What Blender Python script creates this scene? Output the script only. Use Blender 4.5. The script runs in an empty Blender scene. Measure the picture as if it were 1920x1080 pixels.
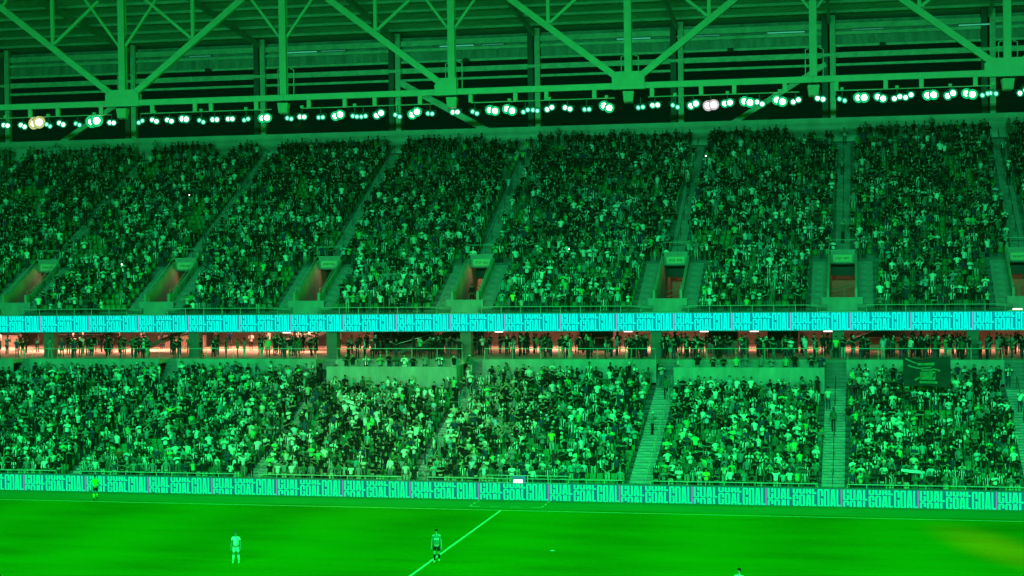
import bpy, bmesh, math, random
import numpy as np
from mathutils import Vector, Matrix

random.seed(7)
rng = np.random.default_rng(11)
S = bpy.context.scene
C = S.collection
PI = math.pi

# ------------------------------------------------------------------ camera, world, light, exposure
cam_d = bpy.data.cameras.new('camera')
cam = bpy.data.objects.new('camera', cam_d)
C.objects.link(cam)
S.camera = cam
YAW, PITCH, ROLL = 0.2131, -0.0211, -0.0127
_R0 = Vector((math.cos(YAW), math.sin(YAW), 0)); _F0 = Vector((-math.sin(YAW), math.cos(YAW), 0)); _U0 = Vector((0, 0, 1))
_F = math.cos(PITCH) * _F0 + math.sin(PITCH) * _U0
_U = -math.sin(PITCH) * _F0 + math.cos(PITCH) * _U0
_RR = math.cos(ROLL) * _R0 + math.sin(ROLL) * _U
_UR = -math.sin(ROLL) * _R0 + math.cos(ROLL) * _U
m = Matrix.Identity(4)
for i in range(3):
    m[i][0], m[i][1], m[i][2] = _RR[i], _UR[i], -_F[i]
m.translation = (23.2194, -103.0, 16.8)
cam.matrix_world = m
cam_d.sensor_width = 36.0
cam_d.lens = 3029.13 / 1920 * 36.0
cam_d.clip_start = 0.5
cam_d.clip_end = 2000

W = bpy.data.worlds.new('World'); S.world = W; W.use_nodes = True
wn = W.node_tree
for n in list(wn.nodes): wn.nodes.remove(n)
wo = wn.nodes.new('ShaderNodeOutputWorld'); bg = wn.nodes.new('ShaderNodeBackground')
sky = wn.nodes.new('ShaderNodeTexSky'); sky.sky_type = 'NISHITA'; sky.sun_disc = False
sky.sun_elevation = math.radians(-6); sky.sun_rotation = math.radians(160)
glow = wn.nodes.new('ShaderNodeMixRGB'); glow.blend_type = 'ADD'; glow.inputs[0].default_value = 1.0
glow.inputs[2].default_value = (0.0005, 0.045, 0.022, 1)          # green city and stadium glow in the night air
wn.links.new(sky.outputs[0], glow.inputs[1]); wn.links.new(glow.outputs[0], bg.inputs[0])
bg.inputs[1].default_value = 0.10
wn.links.new(bg.outputs[0], wo.inputs[0])

KEY = (0.028, 1.0, 0.31)
def area(name, loc, target, sx, sy, power, col, spread=180):
    d = bpy.data.lights.new(name, 'AREA'); d.shape = 'RECTANGLE'; d.size = sx; d.size_y = sy
    d.energy = power; d.color = col; d.spread = math.radians(spread)
    o = bpy.data.objects.new(name, d); C.objects.link(o); o.location = loc
    o.rotation_euler = (Vector(target) - Vector(loc)).to_track_quat('-Z', 'Z').to_euler()
    return o
def spot(name, loc, target, power, col, cone, blend=0.6, rad=0.3):
    d = bpy.data.lights.new(name, 'SPOT'); d.energy = power; d.color = col; d.spot_size = math.radians(cone); d.spot_blend = blend
    d.shadow_soft_size = rad
    o = bpy.data.objects.new(name, d); C.objects.link(o); o.location = loc
    o.rotation_euler = (Vector(target) - Vector(loc)).to_track_quat('-Z', 'Y').to_euler()
    return o
# the row of floodlights under the roof of the stand opposite (above and behind the photographer)
area('opposite_floodlights', (2, -95.5, 31), (2, -1.6, -4.6), 150, 1.6, 45000, KEY, 64)
# the pitch lights of the two end stands and of the far roof
area('end_floodlights', (-112, -34, 34), (-10, -22, 0), 80, 1.6, 25000, (0.0, 1.0, 0.03), 60)
area('end_floodlights', (112, -34, 34), (10, -22, 0), 80, 1.6, 37000, (0.0, 1.0, 0.03), 60)
# one whiter lamp group of the opposite roof that has not turned green
spot('white_floodlight', (0, -95.5, 31), (-11, 13, 4.5), 70000, (1.0, 0.40, 0.62), 14, 0.9, 1.0)

# added warm spot, no known lamp, tinting a patch of the near right grass
spot('added_warm_spot', (60, -95.5, 31), (30.6, -9.2, 0), 1050000, (1.0, 0.36, 0.16), 2.9, 0.9, 1.0)
vs = S.view_settings
S.display_settings.display_device = 'sRGB'
vs.view_transform = 'Standard'; vs.look = 'None'; vs.exposure = 0.0; vs.gamma = 1.0; vs.use_curve_mapping = False
S.cycles.max_bounces = 4; S.cycles.diffuse_bounces = 2; S.cycles.glossy_bounces = 2
S.cycles.transmission_bounces = 2; S.cycles.volume_bounces = 0
S.cycles.caustics_reflective = False; S.cycles.caustics_refractive = False

# ------------------------------------------------------------------ materials
def mat(name, col, rough=0.75, spec=0.25, var=0.0, scale=2.0, metal=0.0, bump=0.0, stretch=None):
    M = bpy.data.materials.new(name); M.use_nodes = True
    nt = M.node_tree; p = nt.nodes['Principled BSDF']
    p.inputs['Base Color'].default_value = (*col, 1); p.inputs['Roughness'].default_value = rough
    p.inputs['Specular IOR Level'].default_value = spec; p.inputs['Metallic'].default_value = metal
    if var or bump:
        tc = nt.nodes.new('ShaderNodeTexCoord'); no = nt.nodes.new('ShaderNodeTexNoise')
        no.inputs['Scale'].default_value = scale; no.inputs['Detail'].default_value = 5; no.inputs['Roughness'].default_value = 0.65
        src = tc.outputs['Object']
        if stretch:
            mp = nt.nodes.new('ShaderNodeMapping'); mp.inputs['Scale'].default_value = stretch
            nt.links.new(src, mp.inputs[0]); src = mp.outputs[0]
        nt.links.new(src, no.inputs['Vector'])
        if var:
            rp = nt.nodes.new('ShaderNodeValToRGB')
            rp.color_ramp.elements[0].position = 0.28; rp.color_ramp.elements[1].position = 0.74
            rp.color_ramp.elements[0].color = (*[max(0, c * (1 - var)) for c in col], 1)
            rp.color_ramp.elements[1].color = (*[min(1, c * (1 + var)) for c in col], 1)
            nt.links.new(no.outputs[0], rp.inputs[0]); nt.links.new(rp.outputs[0], p.inputs['Base Color'])
        if bump:
            b = nt.nodes.new('ShaderNodeBump'); b.inputs['Strength'].default_value = bump; b.inputs['Distance'].default_value = 0.03
            nt.links.new(no.outputs[0], b.inputs['Height']); nt.links.new(b.outputs[0], p.inputs['Normal'])
    return M
def emit(name, col, strength=1.0, base=(0.01, 0.01, 0.01)):
    M = bpy.data.materials.new(name); M.use_nodes = True
    p = M.node_tree.nodes['Principled BSDF']
    p.inputs['Base Color'].default_value = (*base, 1); p.inputs['Roughness'].default_value = 0.6
    p.inputs['Specular IOR Level'].default_value = 0.1
    p.inputs['Emission Color'].default_value = (*col, 1); p.inputs['Emission Strength'].default_value = strength
    return M
CONC = mat('concrete', (0.36, 0.36, 0.34), 0.9, 0.1, 0.28, 1.3, bump=0.2)
CONC_D = mat('terrace_concrete', (0.13, 0.14, 0.13), 0.9, 0.1, 0.3, 1.5)
STEPM = mat('stair_concrete', (0.22, 0.225, 0.20), 0.9, 0.1, 0.4, 1.1)
STEPL = mat('lower_stair_concrete', (0.37, 0.37, 0.33), 0.9, 0.1, 0.35, 1.1)
PARAP = mat('pale_parapet', (0.60, 0.58, 0.50), 0.85, 0.15, 0.22, 0.5, stretch=(1, 1, 0.35))
WALLM = mat('painted_wall', (0.31, 0.31, 0.28), 0.85, 0.15, 0.30, 0.9, stretch=(1, 1, 0.35))
STEEL = mat('painted_truss_steel', (0.54, 0.51, 0.40), 0.55, 0.3, 0.12, 1.2)
STEEL_B = mat('galvanised_frame', (0.80, 0.72, 0.56), 0.6, 0.3, 0.25, 1.4)
STEEL_D = mat('dark_frame_steel', (0.13, 0.12, 0.10), 0.6, 0.3, 0.2, 1.4)
RAILM = mat('rail_steel', (0.42, 0.42, 0.36), 0.4, 0.4, 0.1, 4)
RAIL_D = mat('dark_handrail', (0.04, 0.05, 0.045), 0.5, 0.3, 0.1, 4)
ROOFM = mat('roof_deck', (0.80, 0.78, 0.58), 0.7, 0.2, 0.25, 0.22, stretch=(0.5, 2.2, 1))
PURLIN = mat('purlin_steel', (0.60, 0.56, 0.44), 0.6, 0.3, 0.3, 0.3)
LOUVER = mat('louvre_sheet', (0.42, 0.40, 0.34), 0.6, 0.3, 0.4, 0.9, stretch=(1.5, 1, 0.3))
SPEAKM = mat('speaker_case', (0.50, 0.48, 0.36), 0.6, 0.3, 0.1, 2)
BLACKM = mat('black_housing', (0.015, 0.016, 0.015), 0.5, 0.3, 0.1, 3)
GRASS_T = mat('run_off_turf', (0.03, 0.235, 0.060), 0.95, 0.05, 0.10, 0.8, stretch=(0.25, 1, 1))
LINEM = mat('line_paint', (0.62, 0.66, 0.60), 0.9, 0.1, 0.25, 3)
SEATM = mat('seat_plastic', (0.02, 0.25, 0.075), 0.5, 0.35, 0.18, 3)
SIGNM = mat('sign_panel', (0.46, 0.52, 0.30), 0.6, 0.2, 0.08, 3)
INK = mat('sign_ink', (0.03, 0.06, 0.03), 0.7, 0.1, 0.1, 3)
WARMW = mat('concourse_plaster', (0.40, 0.27, 0.21), 0.85, 0.15, 0.25, 0.7)
FLOORM = mat('concourse_screed', (0.60, 0.40, 0.33), 0.8, 0.2, 0.15, 0.8)
DARKW = mat('kiosk_dark', (0.05, 0.045, 0.04), 0.6, 0.2, 0.3, 1.2)
CLOTHD = mat('banner_cloth', (0.030, 0.035, 0.034), 0.9, 0.1, 0.35, 1.4)
BANP = mat('banner_print', (0.10, 0.20, 0.11), 0.9, 0.1, 0.5, 5)
BANP2 = mat('banner_print_pale', (0.20, 0.20, 0.15), 0.9, 0.1, 0.4, 5)
SKIN = mat('skin', (0.34, 0.22, 0.16), 0.6, 0.3, 0.1, 6)
HAIRM = mat('hair', (0.02, 0.015, 0.012), 0.7, 0.3, 0.2, 8)
SHOEM = mat('boot', (0.55, 0.55, 0.40), 0.6, 0.3, 0.1, 6)
EYEM = mat('eye', (0.03, 0.02, 0.02), 0.2, 0.5, 0.1, 8)

# grass: broad mown bands and fine mottling
GRASS = bpy.data.materials.new('mown_grass'); GRASS.use_nodes = True
nt = GRASS.node_tree; p = nt.nodes['Principled BSDF']; p.inputs['Roughness'].default_value = 1.0; p.inputs['Specular IOR Level'].default_value = 0.0
tc = nt.nodes.new('ShaderNodeTexCoord')
mp = nt.nodes.new('ShaderNodeMapping'); mp.inputs['Scale'].default_value = (0.16, 0.5, 1); nt.links.new(tc.outputs['Object'], mp.inputs[0])
n1 = nt.nodes.new('ShaderNodeTexNoise'); n1.inputs['Scale'].default_value = 0.7; n1.inputs['Detail'].default_value = 4; nt.links.new(mp.outputs[0], n1.inputs['Vector'])
n2 = nt.nodes.new('ShaderNodeTexNoise'); n2.inputs['Scale'].default_value = 3.2; n2.inputs['Detail'].default_value = 5; nt.links.new(tc.outputs['Object'], n2.inputs['Vector'])
sx = nt.nodes.new('ShaderNodeSeparateXYZ'); nt.links.new(tc.outputs['Object'], sx.inputs[0])
ml = nt.nodes.new('ShaderNodeMath'); ml.operation = 'MULTIPLY'; ml.inputs[1].default_value = 2 * PI / 11.6; nt.links.new(sx.outputs[0], ml.inputs[0])
sn = nt.nodes.new('ShaderNodeMath'); sn.operation = 'SINE'; nt.links.new(ml.outputs[0], sn.inputs[0])
s2 = nt.nodes.new('ShaderNodeMath'); s2.operation = 'MULTIPLY_ADD'; s2.inputs[1].default_value = 0.13; nt.links.new(sn.outputs[0], s2.inputs[0]); nt.links.new(n1.outputs[0], s2.inputs[2])
s3 = nt.nodes.new('ShaderNodeMath'); s3.operation = 'MULTIPLY_ADD'; s3.inputs[1].default_value = 0.38; nt.links.new(n2.outputs[0], s3.inputs[0]); nt.links.new(s2.outputs[0], s3.inputs[2])
rp = nt.nodes.new('ShaderNodeValToRGB'); rp.color_ramp.elements[0].position = 0.40; rp.color_ramp.elements[1].position = 0.90
rp.color_ramp.elements[0].color = (0.040, 0.160, 0.001, 1); rp.color_ramp.elements[1].color = (0.050, 0.245, 0.001, 1)
nt.links.new(s3.outputs[0], rp.inputs[0]); nt.links.new(rp.outputs[0], p.inputs['Base Color'])

# cloth whose colour is the object's own colour
def cloth_mat(name, stripe=False):
    M = bpy.data.materials.new(name); M.use_nodes = True
    nt = M.node_tree; p = nt.nodes['Principled BSDF']; p.inputs['Roughness'].default_value = 0.9; p.inputs['Specular IOR Level'].default_value = 0.1
    oi = nt.nodes.new('ShaderNodeObjectInfo'); tc = nt.nodes.new('ShaderNodeTexCoord')
    no = nt.nodes.new('ShaderNodeTexNoise'); no.inputs['Scale'].default_value = 7; nt.links.new(tc.outputs['Object'], no.inputs['Vector'])
    mr = nt.nodes.new('ShaderNodeMapRange'); mr.inputs[3].default_value = 0.75; mr.inputs[4].default_value = 1.15; nt.links.new(no.outputs[0], mr.inputs[0])
    mx = nt.nodes.new('ShaderNodeMixRGB'); mx.blend_type = 'MULTIPLY'; mx.inputs[0].default_value = 1
    nt.links.new(mr.outputs[0], mx.inputs[2])
    if stripe:
        sx = nt.nodes.new('ShaderNodeSeparateXYZ'); nt.links.new(tc.outputs['Object'], sx.inputs[0])
        a = nt.nodes.new('ShaderNodeMath'); a.operation = 'MULTIPLY'; a.inputs[1].default_value = 2 * PI / 0.15; nt.links.new(sx.outputs[0], a.inputs[0])
        b = nt.nodes.new('ShaderNodeMath'); b.operation = 'COSINE'; nt.links.new(a.outputs[0], b.inputs[0])
        g = nt.nodes.new('ShaderNodeMath'); g.operation = 'GREATER_THAN'; g.inputs[1].default_value = 0.1; nt.links.new(b.outputs[0], g.inputs[0])
        cm = nt.nodes.new('ShaderNodeMixRGB'); cm.inputs[1].default_value = (0.02, 0.02, 0.022, 1); nt.links.new(oi.outputs['Color'], cm.inputs[2]); nt.links.new(g.outputs[0], cm.inputs[0])
        nt.links.new(cm.outputs[0], mx.inputs[1])
    else:
        nt.links.new(oi.outputs['Color'], mx.inputs[1])
    nt.links.new(mx.outputs[0], p.inputs['Base Color'])
    return M
CLOTH = cloth_mat('cloth'); STRIPED = cloth_mat('striped_jersey', True)

# ------------------------------------------------------------------ helpers
class MB:
    """collects simple shapes and links them as one mesh object"""
    def __init__(s): s.v = []; s.f = []
    def poly(s, pts, faces):
        o = len(s.v); s.v += [tuple(q) for q in pts]; s.f += [[o + i for i in fc] for fc in faces]; return s
    def box(s, x0, x1, y0, y1, z0, z1):
        return s.poly([(x0, y0, z0), (x1, y0, z0), (x1, y1, z0), (x0, y1, z0), (x0, y0, z1), (x1, y0, z1), (x1, y1, z1), (x0, y1, z1)],
                      [(0, 3, 2, 1), (4, 5, 6, 7), (0, 1, 5, 4), (1, 2, 6, 5), (2, 3, 7, 6), (3, 0, 4, 7)])
    def bar(s, a, b, w, h=None, up=(0, 0, 1)):
        h = h or w; a = Vector(a); b = Vector(b); d = (b - a).normalized(); u = Vector(up)
        if abs(d.dot(u)) > 0.98: u = Vector((0, 1, 0))
        r = d.cross(u).normalized(); u = r.cross(d).normalized(); r *= w / 2; u *= h / 2
        return s.poly([a - r - u, a + r - u, a + r + u, a - r + u, b - r - u, b + r - u, b + r + u, b - r + u],
                      [(0, 3, 2, 1), (4, 5, 6, 7), (0, 1, 5, 4), (1, 2, 6, 5), (2, 3, 7, 6), (3, 0, 4, 7)])
    def tube(s, pts, rads, n=8, cap=True):
        pts = [Vector(q) for q in pts]; rings = []; o = len(s.v)
        for i, q in enumerate(pts):
            d = (pts[min(i + 1, len(pts) - 1)] - pts[max(i - 1, 0)]).normalized()
            u = Vector((0, 0, 1)) if abs(d.z) < 0.9 else Vector((0, 1, 0))
            r = d.cross(u).normalized(); u = r.cross(d)
            rad = rads if isinstance(rads, (int, float)) else rads[i]
            s.v += [tuple(q + rad * (math.cos(2 * PI * k / n) * r + math.sin(2 * PI * k / n) * u)) for k in range(n)]
        for i in range(len(pts) - 1):
            for k in range(n):
                a, b = o + i * n + k, o + i * n + (k + 1) % n
                s.f.append([a, b, b + n, a + n])
        if cap:
            s.f.append([o + k for k in range(n)][::-1]); s.f.append([o + (len(pts) - 1) * n + k for k in range(n)])
        return s
    def mesh(s, name, material, smooth=False):
        me = bpy.data.meshes.new(name); me.from_pydata(s.v, [], s.f, shade_flat=not smooth); me.update()
        if material: me.materials.append(material)
        return me
    def build(s, name, material, parent=None, smooth=False, bevel=0.0):
        o = bpy.data.objects.new(name, s.mesh(name, material, smooth)); C.objects.link(o)
        if bevel:
            b = o.modifiers.new('edge', 'BEVEL'); b.width = bevel; b.segments = 2; b.limit_method = 'ANGLE'
        if parent: o.parent = parent
        return o
def link(name, me, parent=None, loc=None, rz=0.0):
    o = bpy.data.objects.new(name, me); C.objects.link(o)
    if parent: o.parent = parent
    if loc is not None: o.location = loc
    if rz: o.rotation_euler.z = rz
    return o
def tag(o, label, cat, group=None):
    o['label'] = label; o['category'] = cat
    if group: o['group'] = group
    return o
def thing(name, label, cat, loc=(0, 0, 0), group=None, rz=0.0):
    o = bpy.data.objects.new(name, None); C.objects.link(o); o.location = loc; o.rotation_euler.z = rz
    return tag(o, label, cat, group)
def struct(o): o['kind'] = 'structure'; return o
def stuff(o): o['kind'] = 'stuff'; return o
ORD = ['zeroth', 'first', 'second', 'third', 'fourth', 'fifth', 'sixth', 'seventh', 'eighth', 'ninth', 'tenth', 'eleventh', 'twelfth', 'thirteenth',
       'fourteenth', 'fifteenth', 'sixteenth', 'seventeenth', 'eighteenth', 'nineteenth']
TENS = {2: 'twent', 3: 'thirt', 4: 'fort', 5: 'fift', 6: 'sixt', 7: 'sevent', 8: 'eight'}
def ordinal(n):
    if n < 20: return ORD[n]
    t, u = divmod(n, 10)
    return TENS[t] + ('ieth' if u == 0 else 'y-' + ORD[u])

# ------------------------------------------------------------------ setting: ground, pitch, markings
XL, XR = -84.0, 62.0
struct(MB().poly([(-500, -500, -0.05), (500, -500, -0.05), (500, 500, -0.05), (-500, 500, -0.05)], [(0, 1, 2, 3)]).build('ground', CONC_D))
struct(MB().poly([(-95, -125, 0), (95, -125, 0), (95, 0.75, 0), (-95, 0.75, 0)], [(0, 1, 2, 3)]).build('pitch', GRASS))
struct(MB().poly([(-95, 0.75, 0.003), (95, 0.75, 0.003), (95, 5.0, 0.003), (-95, 5.0, 0.003)], [(0, 1, 2, 3)]).build('run_off_turf', GRASS_T))
def flat(x0, x1, y0, y1, z=0.008): return [(x0, y0, z), (x1, y0, z), (x1, y1, z), (x0, y1, z)], [(0, 1, 2, 3)]
struct(MB().poly(*flat(-55, 55, -0.07, 0.07)).build('touchline', LINEM))
struct(MB().poly(*flat(-0.08, 0.08, -70, -0.09)).build('halfway_line', LINEM))
dm = bpy.data.objects.new('dashed_box_marking', None); C.objects.link(dm); struct(dm)
for i in range(4):
    x0 = -2.44 + i * 1.39
    MB().poly(*flat(x0, x0 + 0.68, 1.35, 1.45)).build('dash', LINEM, dm)
for sx_ in (-1, 1):
    for i in range(3):
        y0 = 1.47 + i * 1.02
        MB().poly(*flat(sx_ * 2.44 - 0.05, sx_ * 2.44 + 0.05, y0, y0 + 0.6)).build('dash', LINEM, dm)

# ------------------------------------------------------------------ advertising boards
LW_, LH_ = 1.0, 1.0
GLYPH = {
 'G': [[(0, .1), (.36, .1), (.36, .9), (0, .9)], [(0, .9), (1, .9), (.88, 1), (.12, 1)], [(.12, 0), (.88, 0), (1, .1), (0, .1)],
       [(.64, .1), (1, .1), (1, .47), (.64, .47)], [(.5, .41), (.60, .41), (.60, .47), (.5, .47)], [(.64, .60), (1, .60), (1, .9), (.64, .9)]],
 'O': [[(0, .1), (.36, .1), (.36, .9), (0, .9)], [(.64, .1), (1, .1), (1, .9), (.64, .9)], [(0, .9), (1, .9), (.88, 1), (.12, 1)], [(.12, 0), (.88, 0), (1, .1), (0, .1)]],
 'A': [[(0, 0), (.38, 0), (.5, .86), (.18, 1)], [(.62, 0), (1, 0), (.82, 1), (.5, .86)], [(.18, 1), (.5, .86), (.82, 1)], [(.38, .16), (.62, .16), (.60, .28), (.40, .28)]],
 'L': [[(0, 0), (.48, 0), (.48, 1), (0, 1)], [(.48, 0), (1, 0), (1, .15), (.48, .15)]]}
def clip_y(poly, lo, hi):
    for lim, keep in ((lo, lambda y: y >= lo), (hi, lambda y: y <= hi)):
        out = []
        for i in range(len(poly)):
            a, b = poly[i - 1], poly[i]
            if keep(a[1]) != keep(b[1]):
                t = (lim - a[1]) / (b[1] - a[1]); out.append((a[0] + t * (b[0] - a[0]), lim))
            if keep(b[1]): out.append(b)
        poly = out
        if len(poly) < 3: return []
    return poly
def goal_lettering(w, h):
    L = MB(); B = MB()
    rows = [(0.014, 0.342, 0.385, 0.66), (0.014, 0.342, -0.315, 0.66), (0.350, 0.672, 0.71, 0.66), (0.350, 0.672, 0.00, 0.66), (0.680, 0.990, -0.05, 1.07)]
    for ri, (x0, x1, yb, hh) in enumerate(rows):
        for i, (ch, lx, lw) in enumerate(zip('GOAL', (0, .268, .536, .804), (.268, .268, .268, .196))):
            lx = x0 + lx * (x1 - x0); lw = lw * (x1 - x0)
            for pl in GLYPH[ch]:
                q = [((lx + lw * (0.06 + 0.88 * a)) * w, (yb + hh * b) * h) for a, b in pl]
                q = clip_y(q, 0.012 * h, 0.988 * h)
                if len(q) >= 3:
                    (B if (ri == 4 and i == 3) else L).poly([(a, -0.004, b) for a, b in q], [list(range(len(q)))])
    return L, B
def led_board(name, label, y, z0, h, period, x0, n, mats, depth):
    root = thing(name, label, 'advertising board', (x0, y, z0))
    body, let, let2, div = mats
    L, B = goal_lettering(period, h)
    lm = L.mesh('lettering', let); bm_ = B.mesh('lettering', let2)
    pm = MB().box(0.004, period - 0.004, 0, depth, 0, h).mesh('panel', body)
    dmh = MB().box(-0.055, 0.035, -0.006, -0.001, 0.01 * h, 0.99 * h).mesh('divider', div)
    for i in range(n):
        pn = link('panel', pm, root, (i * period, 0, 0))
        link('lettering', lm, pn); link('lettering', bm_, pn); link('divider', dmh, pn)
    return root
led_board('advertising_board', 'long pitchside LED board with bright green GOAL lettering behind the touchline', 4.44, 0.0, 1.139, 4.876, -36.68 - 3 * 4.876, 20,
          (emit('board_back', (0.006, 0.19, 0.18), 1.0), emit('board_letters', (0.0, 1.0, 0.26), 1.15), emit('board_letters_dim', (0.0, 1.0, 0.32), 1.0), emit('board_divider', (0.24, 0.25, 0.44), 1.0)), 0.12)
led_board('fascia_board', 'long cyan LED board with GOAL lettering along the upper tier edge', 26.0, 10.50, 1.40, 4.612, -46.83 - 4 * 4.612, 25,
          (emit('fascia_back', (0.0, 0.31, 0.34), 1.0), emit('fascia_letters', (0.0, 1.0, 0.74), 1.12), emit('fascia_letters_dim', (0.0, 0.95, 0.76), 1.1), emit('fascia_divider', (0.30, 0.46, 0.66), 1.0)), 0.10)

# ------------------------------------------------------------------ stand: terraces
LY0, LZ0, LT, LR, LN = 5.10, 0.55, 0.85, 0.293, 20        # lower tier: first tread, tread depth, rise, rows
UY0, UZ0, UT, UR, UN = 27.10, 12.00, 0.85, 0.4485, 34      # upper tier
LOW_AISLES = [-46.8, -33.4, -19.6, -7.25, 8.3, 21.25, 34.4, 48.0]
UP_AISLES = [-65.0, -50.6, -36.95, -23.2, -9.25, 7.75, 21.7, 35.9, 50.0]
AW = 0.60                                                  # half width of an aisle
PY0, PY1 = 28.3, 34.6                                      # portal trench from front to header
PW = 1.0; PWALL = 0.2; FL = 1.25                           # portal half width, side wall, flank stair width
def terrace(mb, x0, x1, y0, z0, t, r, k0, k1, zb):
    for k in range(k0, k1):
        ya, yb, z = y0 + t * k, y0 + t * (k + 1), z0 + r * k
        mb.poly([(x0, ya, z), (x1, ya, z), (x1, yb, z), (x0, yb, z), (x0, ya, z - (r if k > k0 else z - zb)), (x1, ya, z - (r if k > k0 else z - zb))],
                [(0, 1, 2, 3), (4, 5, 1, 0)])
t_ = MB(); terrace(t_, XL, XR, LY0, LZ0, LT, LR, 0, LN, 0.0)
terrace(t_, XL, LOW_AISLES[0] - .8, LY0, LZ0, LT, LR, LN, LN + 1, LZ0 + LR * (LN - 1))
for i in (0, 1, 3, 5): terrace(t_, LOW_AISLES[i] + .8, LOW_AISLES[i + 1] - .8, LY0, LZ0, LT, LR, LN, LN + 1, LZ0 + LR * (LN - 1))
struct(t_.build('lower_terrace', CONC_D))
t_ = MB(); edges = [XL]
kp = int(round((PY1 + 0.2 - UY0) / UT))
for a in UP_AISLES:
    terrace(t_, edges[-1], a - PW - PWALL, UY0, UZ0, UT, UR, 0, UN, UZ0 - 0.1)
    terrace(t_, a - PW - PWALL, a + PW + PWALL, UY0, UZ0, UT, UR, kp, UN, UZ0 + UR * (kp - 1))
    edges.append(a + PW + PWALL)
terrace(t_, edges[-1], XR, UY0, UZ0, UT, UR, 0, UN, UZ0 - 0.1)
struct(t_.build('upper_terrace', CONC_D))
# the deep edge beam behind the fascia board and the soffit above the concourse
struct(MB().box(XL, XR, 26.12, 27.1, 10.45, 11.93).box(XL, XR, 26.12, 48, 10.95, 11.2).build('upper_tier_slab', CONC))
# top walkway
struct(MB().box(XL, XR, UY0 + UT * UN, 57.2, 25.0, UZ0 + UR * UN).build('top_walkway', CONC_D))

# stairs
step_meshes = {}
def stair(label, xa, w, y0, z0, t, r, k0, k1, cat='stairs'):
    st = thing('stairway', label, cat, (xa, y0 + t * k0, z0 + r * k0), 'stairways of the stand')
    for k in range(k0, k1):
        key = (round(w, 2), t, r); sm_ = STEPL if z0 < 8 else STEPM
        if key not in step_meshes:
            step_meshes[key] = MB().box(-w, w, t * 0.5, t, -0.005, r * 0.5).box(-w, w, 0.0, t * 0.5, -0.005, 0.012).box(-w, w, -0.03, -0.004, -r * 0.5 - 0.004, 0.010).box(-w, w, t * 0.5 - 0.02, t * 0.5 + 0.03, r * 0.5, r * 0.5 + 0.012).mesh('step', sm_)
        link('step', step_meshes[key], st, (0, t * (k - k0), r * (k - k0)))
    return st
def hand_rail(label, x, y0, z0, y1, z1, m, step=2.55, hgt=0.92):
    h = thing('handrail', label, 'handrail', (x, y0, z0), 'handrails on the stairways')
    L = y1 - y0; n = max(1, int(L / step))
    for i in range(n):
        a = Vector((0, L * (i + 0.06) / n, (z1 - z0) * (i + 0.06) / n)); b = Vector((0, L * (i + 0.90) / n, (z1 - z0) * (i + 0.90) / n))
        u = Vector((0, 0, hgt))
        MB().tube([a, a + u, b + u, b], 0.028, 6).build('hoop', m, h)
    return h
for i, xa in enumerate(LOW_AISLES[0:7]):
    stair(f'concrete stairway climbing the lower tier, {ordinal(i + 1)} from the left', xa, 0.55 if i < 4 else 0.76, LY0, LZ0, LT, LR, 0, LN)
    hand_rail(f'dark handrail hoops along the {ordinal(i + 1)} lower tier stairway from the left', xa + (0 if i > 4 else 0.5), LY0 + 0.6, LZ0, LY0 + LT * LN, LZ0 + LR * LN, RAIL_D if i > 4 else RAILM)
for i, xa in enumerate(UP_AISLES[1:8]):
    stair(f'concrete stairway above the upper tier portal, {ordinal(i + 1)} from the left', xa, AW, UY0, UZ0, UT, UR, kp, UN)
    hand_rail(f'dark handrail hoops along the {ordinal(i + 1)} upper tier stairway from the left', xa, UY0 + UT * (kp + 1.5), UZ0 + UR * (kp + 1.5), UY0 + UT * UN, UZ0 + UR * UN, RAIL_D)
    for s_, nm in ((-1, 'left'), (1, 'right')):
        stair(f'short flight of steps on the {nm} side of the {ordinal(i + 1)} upper portal', xa + s_ * (PW + PWALL + FL / 2), FL / 2, UY0, UZ0, UT, UR, 1, kp)

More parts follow.
